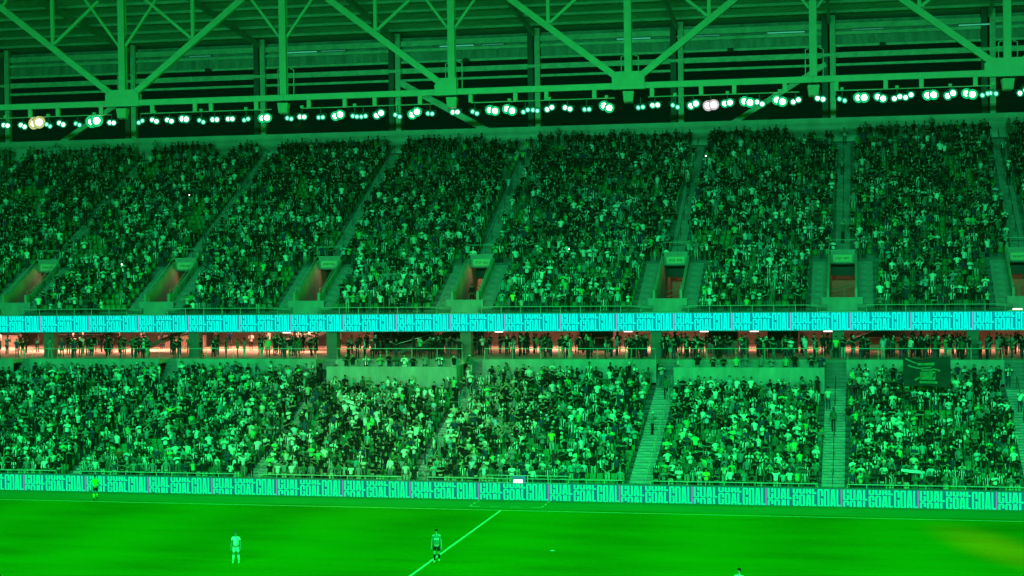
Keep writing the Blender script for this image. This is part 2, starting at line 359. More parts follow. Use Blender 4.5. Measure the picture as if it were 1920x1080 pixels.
# portals
for i, xa in enumerate(UP_AISLES[1:8]):
    P = thing('entrance_portal', f'concrete entrance portal with lit passage in the upper tier, {ordinal(i + 1)} from the left', 'portal', (xa, PY0, 12.45), 'entrance portals of the upper tier')
    zt = lambda y: UZ0 + UR * (y - UY0) / UT + 0.50 - 12.45
    for s_ in (-1, 1):
        xi, xo = s_ * PW, s_ * (PW + PWALL)
        x0, x1 = min(xi, xo), max(xi, xo)
        pts = []
        for x in (x0, x1):
            pts += [(x, 0.0, -0.6), (x, PY1 - PY0, -0.6), (x, PY1 - PY0, zt(PY1)), (x, 0.9, zt(PY0 + 0.9) + 0.10), (x, 0.0, zt(PY0 + 0.9) + 0.10)]
        wl = MB().poly(pts, [(0, 4, 3, 2, 1), (5, 6, 7, 8, 9), (0, 1, 6, 5), (1, 2, 7, 6), (2, 3, 8, 7), (3, 4, 9, 8), (4, 0, 5, 9)]).build('side_wall', WALLM, P)
        a = Vector(((xi + xo) / 2, 0.3, zt(PY0 + 0.9) + 0.45)); b = Vector(((xi + xo) / 2, PY1 - PY0, zt(PY1) + 0.45)); c = Vector(((xi + xo) / 2, 1.0, zt(PY0 + 0.9) + 0.45))
        MB().tube([a - Vector((0, 0, .4)), a, c, b], 0.03, 6).build('rail', RAILM, P)
    zo = 15.68 - 12.45
    MB().box(-PW, PW, PY1 - PY0, PY1 - PY0 + 0.25, zo, 16.72 - 12.45).build('header', WALLM, P)
    MB().box(-PW - 0.1, PW + 0.1, PY1 - PY0 - 0.06, PY1 - PY0 + 0.25, 16.723 - 12.45, 16.80 - 12.45).build('coping', CONC, P)
    sg = MB().box(-0.78, 0.78, PY1 - PY0 - 0.05, PY1 - PY0 - 0.004, zo + 0.12, zo + 0.70).build('sign', SIGNM, P)
    let = MB(); rl = random.Random(i); x = -0.56
    while x < 0.52:
        w_ = rl.choice((0.07, 0.09, 0.10))
        if not (-0.06 < x < 0.04):
            hh = rl.choice((0.2, 0.2, 0.16))
            let.poly([(x, PY1 - PY0 - 0.053, zo + 0.31), (x + w_ * .45, PY1 - PY0 - 0.053, zo + 0.31), (x + w_ * .45, PY1 - PY0 - 0.053, zo + 0.31 + hh), (x, PY1 - PY0 - 0.053, zo + 0.31 + hh)], [(0, 1, 2, 3)])
            yb = rl.choice((0.0, 0.08, 0.15))
            let.poly([(x + w_ * .45, PY1 - PY0 - 0.053, zo + 0.31 + yb), (x + w_, PY1 - PY0 - 0.053, zo + 0.31 + yb), (x + w_, PY1 - PY0 - 0.053, zo + 0.36 + yb), (x + w_ * .45, PY1 - PY0 - 0.053, zo + 0.36 + yb)], [(0, 1, 2, 3)])
        x += w_ + 0.035
    let.build('lettering', INK, sg)
    MB().box(-PW - 0.6, PW + 0.6, -0.14, 0.0, -0.50, 0.52).build('front_wall', WALLM, P)
    MB().box(-PW - 0.65, PW + 0.65, -0.17, 0.03, 0.523, 0.57).build('front_coping', CONC, P)
    # passage: floor, walls, ceiling, back wall
    D = 6.0; yh = PY1 - PY0
    MB().box(-PW, PW, 0.0, yh + D, -0.1, 0.0).build('passage_floor', FLOORM, P)
    q = MB().box(-PW - PWALL, -PW - 0.003, yh, yh + D, 0.0, zo + 0.1).box(PW + 0.003, PW + PWALL, yh, yh + D, 0, zo + 0.1).box(-PW, PW, yh + D, yh + D + 0.1, 0, zo + 0.1).box(-PW - PWALL, PW + PWALL, yh + 0.26, yh + D, zo + 0.103, zo + 0.3)
    q.build('passage_wall', WARMW, P)
    MB().box(-PW * 0.6, PW, yh + D - 0.06, yh + D - 0.004, 1.75, 2.05).build('wall_plate', SIGNM, P)
    MB().box(-PW + 0.01, PW - 0.01, yh + 2.2, yh + 2.9, 2.15, zo + 0.05).build('shade_box', BLACKM, P)  # black box added to darken the top of the passage opening
    MB().bar((-PW + 0.02, yh + 1.2, 0.9), (PW - 0.05, yh + 3.2, 1.45), 0.07).bar((-PW + 0.02, yh + 1.2, 0.5), (PW * .5, yh + 2.4, 0.85), 0.05).bar((0.1, yh + 2.3, 0.0), (0.1, yh + 2.3, 1.15), 0.05).build('inner_handrail', RAILM, P)
    tr = MB().tube([(-PW - 0.1, yh + 0.1, 16.8 - 12.45), (-PW - 0.1, yh + 0.1, 17.62 - 12.45), (PW + 0.1, yh + 0.1, 17.62 - 12.45), (PW + 0.1, yh + 0.1, 16.8 - 12.45)], 0.03, 6).build('top_rail', RAILM, P)
    area('passage_lamp', (xa, PY1 + 3.4, 15.45), (xa, PY1 + 3.4, 12), 1.0, 1.6, 44 if i < 4 else 16, (1.0, 0.52, 0.32)); area('doorway_lamp', (xa + .3, PY1 + 0.5, 15.4), (xa - .5, PY0, 12.2), 1.2, 0.4, 15 if i < 4 else 5, (1.0, 0.68, 0.40))

# guard rails
def guard(label, x0, x1, y, z0, z1, sp, group, two=False):
    g = thing('guard_rail', label, 'railing', (x0, y, z0), group)
    n = max(1, int(round((x1 - x0) / sp))); h = z1 - z0
    MB().tube([(0, 0, 0), (0, 0, h), (x1 - x0, 0, h), (x1 - x0, 0, 0)], 0.032, 6).build('top_rail', RAILM, g)
    if two: MB().tube([(0.05, 0, h * 0.45), (x1 - x0 - 0.05, 0, h * 0.45)], 0.022, 6).build('mid_rail', RAILM, g)
    pm = MB().tube([(0, 0, 0), (0, 0, h - 0.03)], 0.026, 6).mesh('post', RAILM)
    for i in range(1, n): link('post', pm, g, ((x1 - x0) * i / n, 0, 0))
    return g
struct(MB().box(XL, XR, 4.75, 5.10, 0.0, 1.17).build('front_wall', CONC_D))
for i in range(len(LOW_AISLES) - 1):
    if i in (0, 6): continue
    guard(f'pale steel guard rail along the front of the {ordinal(i)} lower seating block from the left', LOW_AISLES[i] + 0.95, LOW_AISLES[i + 1] - 0.95, 4.92, 1.17, 1.40, 1.25, 'guard rails above the pitchside board')
guard('pale steel guard rail at the far left end above the pitchside board', -46.0, LOW_AISLES[1] - 0.95, 4.92, 1.17, 1.40, 1.25, 'guard rails above the pitchside board')
guard('pale steel guard rail at the far right end above the pitchside board', LOW_AISLES[6] + 0.95, 44.0, 4.92, 1.17, 1.40, 1.25, 'guard rails above the pitchside board')
guard('taller steel rail standing before the dashed box behind the pitchside board', -2.0, 3.7, 4.62, 0.75, 1.66, 1.4, 'guard rails above the pitchside board', True)
for i in range(1, len(UP_AISLES) - 1):
    guard(f'thin steel railing above the cyan fascia board, {ordinal(i)} length from the left', UP_AISLES[i] + 1.9, UP_AISLES[i + 1] - 1.9, 26.30, 11.93, 12.48, 1.6, 'railings on the upper tier edge')
    MB_ = MB().box(-1.75, 1.75, 0, 0.28, 0.0, 0.07)
    tag(MB_.build('concrete_ledge', CONC), f'pale concrete ledge cap below the upper portal, {ordinal(i)} from the left', 'ledge', 'ledge caps under the portals').location = (UP_AISLES[i], 26.2, 11.932)

# ------------------------------------------------------------------ concourse between the tiers
CZ = 8.30
cf = MB().box(XL, XR, 24.6, 47.5, CZ - 0.3, CZ)
for a, b in zip([XL + .8] + LOW_AISLES, LOW_AISLES + [XR - .8]): cf.box(a + .8, b - .8, 22.72, 24.597, CZ - 0.3, CZ)
struct(cf.build('concourse_floor', FLOORM))
topz = LZ0 + LR * (LN - 1); ey = LY0 + LT * LN; nst = 8
ustep = MB().box(-0.797, 0.797, 0, 2.5, -0.6, (CZ - topz) / nst).mesh('step', STEPM)
for i, xa in enumerate(LOW_AISLES[0:7]):
    st = thing('stairway', f'short steps from the lower tier up into the concourse, {ordinal(i + 1)} from the left', 'stairs', (xa, ey, topz), 'stairways of the stand')
    for k in range(nst): link('step', ustep, st, (0, k * 0.31, (CZ - topz) / nst * k)).scale.y = (2.497 - k * .31) / 2.5
struct(MB().box(XL, XR, 47.0, 47.3, CZ, 10.95).build('concourse_wall', WARMW))
# walls at the back of the lower tier, one between each pair of stairways
for i in range(len(LOW_AISLES) - 1):
    x0, x1 = LOW_AISLES[i] + 0.8, LOW_AISLES[i + 1] - 0.8
    y = 22.5; top = 8.42
    if i in (2, 4):                       # accessible platforms stand out from the wall
        w = thing('viewing_platform', ['', '', 'green lit walled viewing platform left of the middle block', '', 'green lit walled viewing platform right of the middle block'][i], 'platform', ((x0 + x1) / 2, 20.4, 6.9), 'viewing platforms')
        hw = (x1 - x0) / 2
        MB().box(-hw, hw, 0, 0.18, -0.9, 1.06).build('front_wall', WALLM, w)
        MB().box(-hw, -hw + 0.18, 0.183, 2.3, -0.9, 1.06).build('side_wall', WALLM, w); MB().box(hw - 0.18, hw, 0.183, 2.3, -0.9, 1.06).build('side_wall', WALLM, w)
        MB().box(-hw + 0.183, hw - 0.183, 0.183, 2.3, -0.05, 0.25).build('deck', CONC, w)
        MB().box(-hw + 0.183, hw - 0.183, 2.305, 2.42, 0.25, 1.5).build('rear_wall', WALLM, w)
    else:
        nm = {0: 'far left', 1: 'first', 3: 'middle', 5: 'right', 6: 'far right'}[i]
        w = tag(MB().box(x0, x1, y, y + 0.2, 6.6, top).build('parapet_wall', WALLM), f'painted parapet wall behind the top row of the {nm} lower block', 'wall', 'parapet walls at the back of the lower tier')
    g = guard(f'thin rail on the concourse edge above the {["far left","first","left platform","middle","right platform","right","far right"][i]} lower block', x0 + 0.1, x1 - 0.1, 22.85, CZ, CZ + 0.95, 2.2, 'rails along the concourse edge')
tag(MB().box(XL, LOW_AISLES[0] - .8, 22.5, 22.7, 5.8, 8.42).build('parapet_wall', WALLM), 'painted parapet wall left of the leftmost lower stairway', 'wall', 'parapet walls at the back of the lower tier')
# concourse columns
for n_, (x, y) in enumerate([(-46.4, 27), (-32.8, 27), (-20.4, 27), (-8.8, 27), (7.0, 27), (21.4, 27), (31.6, 27)]):
    c_ = thing('concourse_column', f'dark square column in the concourse, {ordinal(n_ + 1)} from the left', 'column', (x, y, CZ), 'concourse columns')
    MB().box(-0.45, 0.45, -0.45, 0.45, 0.13, 2.64).build('shaft', STEEL_D, c_); MB().box(-0.52, 0.52, -0.52, 0.52, 0, 0.128).build('plinth', CONC_D, c_)
# stair undersides, kiosks, counters
for n_, (x, y, d_) in enumerate([(-34.6, 33, 1), (-21.6, 36, 1), (-9.3, 31, 1), (26.5, 33, 1)]):
    s_ = thing('concourse_stair', f'dark sloping stair flight rising under the upper tier, {ordinal(n_ + 1)} from the left', 'stairs', (x, y, CZ), 'stair flights in the concourse')
    MB().bar((-6.3, 0, 0.15), (0, 0, 2.55), 1.6, 0.28).build('flight', STEEL_D, s_)
    MB().bar((-6.3, -0.85, 0.95), (0, -0.85, 3.35 - 0.75), 0.05).build('rail', RAILM, s_)
for n_, (x0, x1, y) in enumerate([(-64, -58, 42), (-55, -50, 44), (-42, -38, 41), (-19.5, -14, 35), (-13, -9.6, 36), (-1, 2, 36), (10.5, 13, 33), (15.5, 18, 33), (23.5, 28, 36), (-30, -26, 43)]):
    k_ = thing('food_kiosk', f'dark concourse kiosk with counter and shelves, {ordinal(sorted([-64, -55, -42, -19.5, -13, -1, 10.5, 15.5, 23.5, -30]).index(x0) + 1)} from the left', 'kiosk', ((x0 + x1) / 2, y, CZ), 'kiosks in the concourse')
    hw = (x1 - x0) / 2
    MB().box(-hw, hw, 0.6, 2.2, 0, 2.6).build('cabin', DARKW, k_); MB().box(-hw, hw, 0, 0.55, 0, 1.05).build('counter', DARKW if n_ % 2 else WARMW, k_)
    MB().box(-hw - 0.05, hw + 0.05, -0.05, 0.58, 1.053, 1.10).build('counter_top', CONC, k_); MB().box(-hw, hw, 0.3, 0.597, 2.1, 2.5).build('valance', WARMW if n_ % 2 else DARKW, k_)
LAMPE = emit('lamp_face', (1.0, 0.85, 0.8), 3.0)
for n_, (x, y) in enumerate([(-24.5, 26.9), (-27.0, 30.0), (10.8, 27.4), (14.8, 27.4), (20.6, 27.2), (4.6, 27.6), (-6.2, 27.6)]):
    c_ = thing('ceiling_lamp', f'small white lamp hanging under the cyan fascia, {ordinal(sorted([-24.5,-27.0,10.8,14.8,20.6,4.6,-6.2]).index(x) + 1)} from the left', 'lamp', (x, y, 10.38), 'lamps under the upper tier')
    MB().box(-0.34, 0.34, -0.06, 0.06, -0.06, 0.02).build('tube', LAMPE, c_); MB().bar((-0.3, 0, 0.02), (-0.3, 0, 0.57), 0.02).bar((0.3, 0, 0.02), (0.3, 0, 0.57), 0.02).build('hanger', STEEL_D, c_)
WARM = (1.0, 0.50, 0.34)
for x, y, pw in [(-58, 38, 860), (-50, 35, 860), (-42, 36, 860), (-34, 38, 820), (-27, 35, 860), (-20, 40, 600), (-12, 38, 560), (-4, 38, 640), (4, 38, 640), (9, 38, 480), (15, 38, 220), (21, 38, 300), (30, 36, 330), (39, 38, 900)]:
    area('concourse_lamp', (x, y, 10.9), (x, y, 0), 5, 3, pw, WARM)

# ------------------------------------------------------------------ roof, back wall, truss
BY = 58.0
COLX = [-67.8, -53.0, -38.35, -23.6, -8.95, 5.55, 20.35, 35.3, 50.0]
tag(MB().box(XL, XR, 57.2, 57.5, 25.0, 29.62).build('parapet_wall', PARAP), 'long pale parapet wall behind the top row of the upper tier', 'wall')
bw = thing('back_wall_frame', 'steel rear frame of the roof with rails, ribbed sheets and paired columns', 'frame', (0, BY, 29.0))
cm1 = MB().box(-0.72, -0.16, -0.25, 0.25, 0, 10.6).mesh('column_flange', STEEL_D)
cm2 = MB().box(0.05, 0.58, -0.42, 0.1, 0, 10.6).mesh('column', STEEL_B)
cm3 = MB().box(-0.75, 0.65, -0.5, 0.3, 0, 0.3).mesh('bracket', STEEL_B)
for x in COLX:
    link('column_flange', cm1, bw, (x, 0, 0)); c_ = link('column', cm2, bw, (x, 0, 0)); link('bracket', cm3, c_, (0, 0, 6.6))
for z, h in [(34.8, 0.24), (35.75, 0.52), (36.65, 0.22), (37.85, 0.3), (38.55, 0.55)]:
    for a, b in zip(COLX[:-1], COLX[1:]):
        link('rail', MB().box(a + 0.6, b - 0.74, -0.18, 0.02, z - h / 2 - 29, z + h / 2 - 29).mesh('rail', STEEL_B), bw)
for a, b in zip(COLX[:-1], COLX[1:]):
    rb = MB(); n_ = 22; w_ = (b - a - 1.4) / n_
    for j in range(n_):
        x = a + 0.62 + j * w_
        rb.box(x, x + w_ * 0.55, 0.08, 0.16, 36.75 - 29, 37.7 - 29).box(x + w_ * 0.55, x + w_, 0.12, 0.2, 36.75 - 29, 37.7 - 29)
    rb.build('ribbed_sheet', LOUVER, bw)
    MB().box(a + 0.62, b - 0.76, 0.25, 0.3, 36.72 - 29, 39.2 - 29).build('backing_sheet', LOUVER, bw)
MB().bar((-23.1, -0.2, 34.6 - 29), (-13.2, -0.2, 29.0 - 29), 0.4, 0.62).build('brace', STEEL_B, bw)
MB().bar((20.0, -0.2, 34.9 - 29), (10.2, -0.2, 29.0 - 29), 0.35, 0.5).build('brace', STEEL_B, bw)
MB().bar((-52.5, -0.2, 34.6 - 29), (-62, -0.2, 29.0 - 29), 0.35, 0.5).build('brace', STEEL_B, bw)
STRIP = emit('strip_light_face', (0.05, 0.62, 0.30), 0.75)
STRIP_D = emit('strip_light_face_dim', (0.03, 0.40, 0.18), 0.55)
for n_, (x, w_, mt) in enumerate([(-45, 2.4, STRIP_D), (-33.6, 3.2, STRIP), (-30.2, 2.6, STRIP_D), (-17.0, 3.6, STRIP), (-13.2, 2.2, STRIP_D), (1.2, 3.4, STRIP), (7.6, 4.2, STRIP_D), (16.2, 3.6, STRIP), (24.0, 3.0, STRIP_D), (34.0, 3.0, STRIP)]):
    t_ = thing('strip_light', f'pale strip light fixed below the roof at the rear frame, {ordinal(n_ + 1)} from the left', 'strip light', (x, BY - 0.32, 38.16), 'strip lights along the rear frame')
    MB().box(-w_ / 2, w_ / 2, -0.06, 0.0, -0.10, 0.02).build('tube', mt, t_); MB().box(-w_ / 2 - 0.05, w_ / 2 + 0.05, -0.08, 0.10, 0.025, 0.10).build('housing', STEEL_D, t_)

for n_, x in enumerate((-44.0, -16.0, 10.8, 25.4)):
    h = thing('hung_camera', f'small black device slung on two wires before the rear frame, {ordinal(n_ + 1)} from the left', 'camera', (x, BY - 0.7, 36.55), 'devices slung under the rear roof')
    MB().box(-.28, .28, -.2, .2, -.2, .2).build('case', BLACKM, h, bevel=.04); MB().bar((-.2, 0, .2), (-1.6, 0, 2.4), .03).bar((.2, 0, .2), (1.6, 0, 2.4), .03).build('wire', STEEL_B, h)
# roof: deck of ribbed bays, purlins, rafters
rf = bpy.data.objects.new('roof', None); C.objects.link(rf); struct(rf)
def rz_(y): return 39.25 + (BY + 2 - y) * 0.125
NB = 26
for j in range(NB):
    y1 = BY + 2 - j * 3.4; y0 = y1 - 3.4
    if y0 < 16: break
    d = MB()
    nn = 40
    pts = []
    for i in range(nn + 1):
        x = XL + (XR - XL) * i / nn
        pts += [(x, y0, rz_(y0) + 0.25), (x, y1, rz_(y1) + 0.25), (x, y0, rz_(y0) + 0.37), (x, y1, rz_(y1) + 0.37)]
    fs = []
    for i in range(nn):
        a = i * 4; b = a + 4
        fs += [(a, a + 1, b + 1, b), (a + 2, b + 2, b + 3, a + 3)]
    d.poly(pts, fs); d.build('roof_sheet', ROOFM, rf)
    MB().box(XL, XR, y0 - 0.12, y0 + 0.12, rz_(y0) - 0.02, rz_(y0) + 0.24).build('purlin', PURLIN, rf)
for x in COLX:
    ya, yb = 20.0, BY - 0.6
    MB().bar((x, ya, rz_(ya) - 0.55), (x, yb, rz_(yb) - 0.55), 0.26, 0.55).build('rafter', PURLIN, rf)

TY, TZ = 27.5, 30.31
tr = thing('roof_truss', 'long pale steel roof truss with gusset nodes carrying the floodlight rail', 'truss', (0, TY, TZ))
NX = {k: -9.88 + 14.75 * k for k in range(-4, 5)}
x_l, x_r = NX[-4] - 3, NX[4] + 3
xs = sorted([x_l] + list(NX.values()) + [x_r])
for a, b in zip(xs[:-1], xs[1:]):
    MB().box(a + 0.002, b - 0.002, -0.22, 0.22, -0.25, 0.25).build('bottom_chord', STEEL, tr, bevel=0.02)
MB().box(x_l, x_r, -0.25, 0.25, 11.2, 11.7).build('top_chord', STEEL, tr)
big = {-2: 1.0, 1: 0.85, 3: 1.1, -4: 1.0}
for k, x in NX.items():
    pm = MB().box(x - 0.29, x + 0.29, -0.28, -0.21, 0.26, 11.19).box(x - 0.29, x + 0.29, 0.21, 0.28, 0.26, 11.19).box(x - 0.05, x + 0.05, -0.205, 0.205, 0.26, 11.19)
    pm.build('post', STEEL, tr)
    if k in big:
        s_ = big[k]; hw = 1.55 * s_
        for yy in (-0.33, 0.30):
            pts = [(-hw, 0.262 - 0.55), (hw, 0.262 - 0.55), (hw, 0.75), (hw - 0.45, 1.15), (-hw + 0.45, 1.15), (-hw, 0.75)]
            q = [(x + a, yy, b) for a, b in pts] + [(x + a, yy + 0.05, b) for a, b in pts]
            MB().poly(q, [(0, 1, 2, 3, 4, 5), (11, 10, 9, 8, 7, 6)] + [(i, i + 6, (i + 1) % 6 + 6, (i + 1) % 6) for i in range(6)]).build('gusset_plate', STEEL, tr)
    elif k == 0:
        for yy in (-0.33, 0.30):
            pts = [(-1.45, -0.28), (0.42, -0.28), (0.42, 1.15), (-0.85, 1.15), (-1.45, 0.6)]
            q = [(x + a, yy, b) for a, b in pts] + [(x + a, yy + 0.05, b) for a, b in pts]
            MB().poly(q, [(0, 1, 2, 3, 4), (9, 8, 7, 6, 5)] + [(i, i + 5, (i + 1) % 5 + 5, (i + 1) % 5) for i in range(5)]).build('gusset_plate', STEEL, tr)
    for dx in (-0.62, 0.78):
        MB().bar((x + dx, 0.3, -0.1), (x + dx, 0.3, 2.4), 0.07).bar((x + dx, 0.3, 2.4), (x + dx * 0.6, 0.3, 2.5), 0.07).build('hanger_rod', STEEL, tr)
for kb, kt in [(-4, -5), (-4, -3), (-2, -3), (-2, -1), (0, -1), (1, 0), (1, 2), (3, 2), (3, 4)]:
    xb = NX[kb]; xt = -9.88 + 14.75 * kt; sg_ = 1 if xt > xb else -1
    a = Vector((xb + sg_ * 0.7, 0, 0.55)); b = Vector((xt - sg_ * 0.4, 0, 11.0))
    MB().bar(a, b, 0.40, 0.52).build('diagonal', STEEL, tr)
    m_ = a.lerp(b, 0.43)
    MB().bar(m_ + Vector((0, 0, 0.25)), (m_.x, 0, 11.1), 0.28, 0.28).build('secondary_post', STEEL, tr)
    MB().bar(m_ + Vector((-sg_ * 0.15, 0, 0.35)), (m_.x - sg_ * 4.4, 0, m_.z + 3.9), 0.24, 0.24).build('secondary_strut', STEEL, tr)
for k, x in NX.items():
    if k == 1: continue
    z0 = 5.0 + 0.35 * k * 0.5 + 0.3
    for s_ in (-1, 1):
        MB().bar((x + s_ * 0.3, 0, z0), (x + s_ * 4.2, 0, z0 + 5.2), 0.2, 0.2).build('knee_strut', STEEL, tr)
# floodlight rail with hangers
rail_z = 29.36 - TZ
for k in range(-4, 4):
    a, b = NX[k] + (1.6), NX[k + 1] - 1.1
    MB().tube([(a, -0.1, rail_z), (b, -0.1, rail_z)], 0.045, 6).build('lamp_rail', STEEL, tr)
for x in [-59.5, -55.5, -52, -48.21, -45.56, -41.45, -36.66, -32.71, -31.24, -27.12, -22.4, -19.22, -16.59, -12.65, -8.3, -4.51, -1.91, 2.07, 6.79, 10.75, 13.39, 17.39, 21.4, 25.2, 27.92, 31.98, 37, 41]:
    MB().box(x - 0.17, x + 0.17, -0.15, 0.05, rail_z + 0.03, -0.252).build('rail_hanger', STEEL, tr)
# loudspeakers under the nodes
for n_, k in enumerate(range(-3, 4)):
    x = NX[k]
    sp = thing('loudspeaker', f'pale box loudspeaker slung under the roof truss, {ordinal(n_ + 1)} from the left', 'loudspeaker', (x, TY - 0.15, 29.42), 'loudspeakers under the truss')
    pts = [(-0.46, -0.5, 0.42), (0.46, -0.5, 0.42), (0.36, -0.42, -0.42), (-0.36, -0.42, -0.42), (-0.46, 0.55, 0.42), (0.46, 0.55, 0.42), (0.36, 0.2, -0.52), (-0.36, 0.2, -0.52)]
    MB().poly(pts, [(0, 3, 2, 1), (4, 5, 6, 7), (0, 1, 5, 4), (1, 2, 6, 5), (2, 3, 7, 6), (3, 0, 4, 7)]).build('case', SPEAKM, sp, bevel=0.05).rotation_euler.z = 0.12
    MB().bar((-0.3, 0, 0.4), (-0.3, 0, 0.66), 0.05).bar((0.3, 0, 0.4), (0.3, 0, 0.66), 0.05).build('bracket', STEEL_D, sp)

# floodlights: (x, z, brightness class)
LAMPS = [(-50.57, 28.72, 1), (-48.92, 28.62, 1), (-47.58, 28.86, 6), (-46.46, 28.6, 0), (-45.23, 28.7, 1), (-43.66, 28.61, 0), (-42.09, 28.84, 4), (-40.44, 28.65, 1), (-37.74, 28.66, 0), (-36.45, 28.72, 1), (-35.06, 28.68, 1), (-33.68, 28.77, 2), (-32.12, 28.54, 0), (-30.89, 28.64, 1), (-29.48, 28.65, 1), (-28.03, 28.56, 0), (-26.35, 28.64, 3), (-24.14, 28.53, 0), (-23.0, 28.63, 1), (-21.34, 28.54, 0), (-19.83, 28.67, 3), (-18.33, 28.54, 0), (-17.58, 28.51, 0), (-16.22, 28.65, 2), (-14.6, 28.47, 0), (-13.12, 28.64, 3), (-11.78, 28.56, 0), (-9.63, 28.62, 1), (-7.95, 28.53, 0), (-6.45, 28.66, 3), (-5.01, 28.66, 3), (-3.67, 28.53, 0), (-2.86, 28.55, 0), (-1.66, 28.68, 1), (-0.15, 28.64, 1), (1.44, 28.5, 0), (3.07, 28.66, 3), (5.85, 28.53, 0), (7.03, 28.67, 1), (8.66, 28.53, 0), (10.12, 28.61, 2), (11.53, 28.52, 5), (12.85, 28.65, 2), (14.42, 28.69, 2), (15.39, 28.57, 1), (16.98, 28.69, 2), (18.24, 28.65, 1), (20.15, 28.76, 1), (21.84, 28.62, 0), (23.32, 28.74, 2), (24.79, 28.69, 2), (26.06, 28.65, 1), (26.91, 28.74, 1), (28.61, 28.77, 2), (30.09, 28.76, 2), (31.53, 28.76, 2), (32.69, 28.68, 0), (33.3, 28.74, 0), (35.49, 28.79, 1)]
GLOW_RIM = [emit('glow_rim', (0.01, 0.42, 0.17), 1.0), emit('glow_rim_bright', (0.01, 0.62, 0.18), 1.0), emit('glow_rim_white', (0.62, 0.55, 0.60), 1.0)]  # emissive colours that paint a glow around each lens
GLOW_RIM.append(emit('glow_rim_warm', (0.55, 0.62, 0.22), 1.0))  # yellowish ring painted for the flare at one left lamp
LENS = [emit('lens_soft', (0.25, 1.0, 0.62), 2.0), emit('lens_green_white', (0.55, 1.0, 0.75), 4.0), emit('lens_bright', (0.6, 1.0, 0.75), 8.0), emit('lens_glaring', (0.7, 1.0, 0.8), 14.0), emit('lens_glaring_wide', (0.75, 1.0, 0.8), 22.0), emit('lens_white', (1.0, 0.95, 0.95), 12.0), emit('lens_warm', (1.0, 0.95, 0.7), 16.0)]
GLASS = [(0.23, 0.135), (0.28, 0.165), (0.36, 0.20), (0.42, 0.22), (0.56, 0.28), (0.44, 0.24), (0.56, 0.28)]  # radii of glow ring and lens, widened in place of bloom
WORD = ['dim greenish', 'pale green', 'bright green-white', 'glaring green-white', 'widest glaring green-white', 'glaring pure white', 'widest warm yellowish']
lamp_cache = {}
def lamp_meshes(c):
    if c not in lamp_cache:
        r, rc = GLASS[c]
        head = MB().tube([(0, 0.30, 0), (0, 0.24, 0), (0, 0.05, 0), (0, -0.01, 0)], [0.06, 0.10, r * 0.98, r * 1.07], 12).mesh('head', BLACKM, True)
        lens = MB(); n = 14
        pts = [(0, -0.055, 0)] + [(math.cos(2 * PI * i / n) * rc * 0.6, -0.042, math.sin(2 * PI * i / n) * rc * 0.6) for i in range(n)] + [(math.cos(2 * PI * i / n) * rc, -0.030, math.sin(2 * PI * i / n) * rc) for i in range(n)]
        fs = [(0, 1 + i, 1 + (i + 1) % n) for i in range(n)] + [(1 + i, 1 + n + i, 1 + n + (i + 1) % n, 1 + (i + 1) % n) for i in range(n)]
        lens = lens.poly(pts, fs).mesh('lens', LENS[c], True)
        halo = MB(); pts = [(math.cos(2 * PI * i / n) * rc, -0.030, math.sin(2 * PI * i / n) * rc) for i in range(n)] + [(math.cos(2 * PI * i / n) * r, -0.014, math.sin(2 * PI * i / n) * r) for i in range(n)]
        halo = halo.poly(pts, [(i, n + i, n + (i + 1) % n, (i + 1) % n) for i in range(n)]).mesh('glow_ring', GLOW_RIM[3 if c == 6 else 2 if c == 5 else (1 if c >= 3 else 0)], True)  # glowing ring stands in for the halo around the lens
        yoke = MB().bar((-r - 0.05, 0.1, 0.0), (-r - 0.05, 0.1, 0.3), 0.035).bar((r + 0.05, 0.1, 0.0), (r + 0.05, 0.1, 0.3), 0.035).bar((-r - 0.07, 0.1, 0.31), (r + 0.07, 0.1, 0.31), 0.035).mesh('yoke', STEEL_D)
        lamp_cache[c] = (head, lens, yoke, halo)
    return lamp_cache[c]
box_m = MB().box(-0.13, 0.13, -0.10, 0.10, -0.10, 0.14).mesh('ballast_box', SPEAKM)
for n_, (x, z, c) in enumerate(LAMPS):
    if c == 2 and x > 9 and n_ % 2: c = 3
    f = thing('floodlight', f'{WORD[c]} twin floodlight hanging from the roof rail, {ordinal(n_ + 1)} from the left', 'floodlight', (x, TY - 0.12, 29.36), 'floodlights along the truss rail')
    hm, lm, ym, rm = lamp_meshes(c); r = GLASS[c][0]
    MB().bar((0, 0, 0.0), (0, 0, z - 29.36 + 0.30), 0.05).build('stem', STEEL_D, f)
    if n_ % 3 == 0: link('ballast_box', box_m, f, (0, 0, 0.10))
    dz = random.uniform(-0.10, 0.10) if c < 4 else 0.03
    sp_ = 0.13 if c in (0, 1) else 0.10
    for s_ in (-1, 1):
        h = link('head', hm, f, (s_ * (sp_ + r * 0.28), -0.05 * s_, z - 29.36 + s_ * dz)); h.rotation_euler = (-0.12, 0, 0.22 + random.uniform(-0.2, 0.2))
        link('lens', lm, h); link('yoke', ym, h); link('glow_ring', rm, h)
# the spill of the far floodlights on the pitch
for x in range(-48, 40, 8):
    spot('far_floodlight', (x + 0.5, TY - 0.8, 28.5), (x * 0.8 + 2, -26, 0), 9000, (0.0, 1.0, 0.03), 84, 0.8, 0.4)
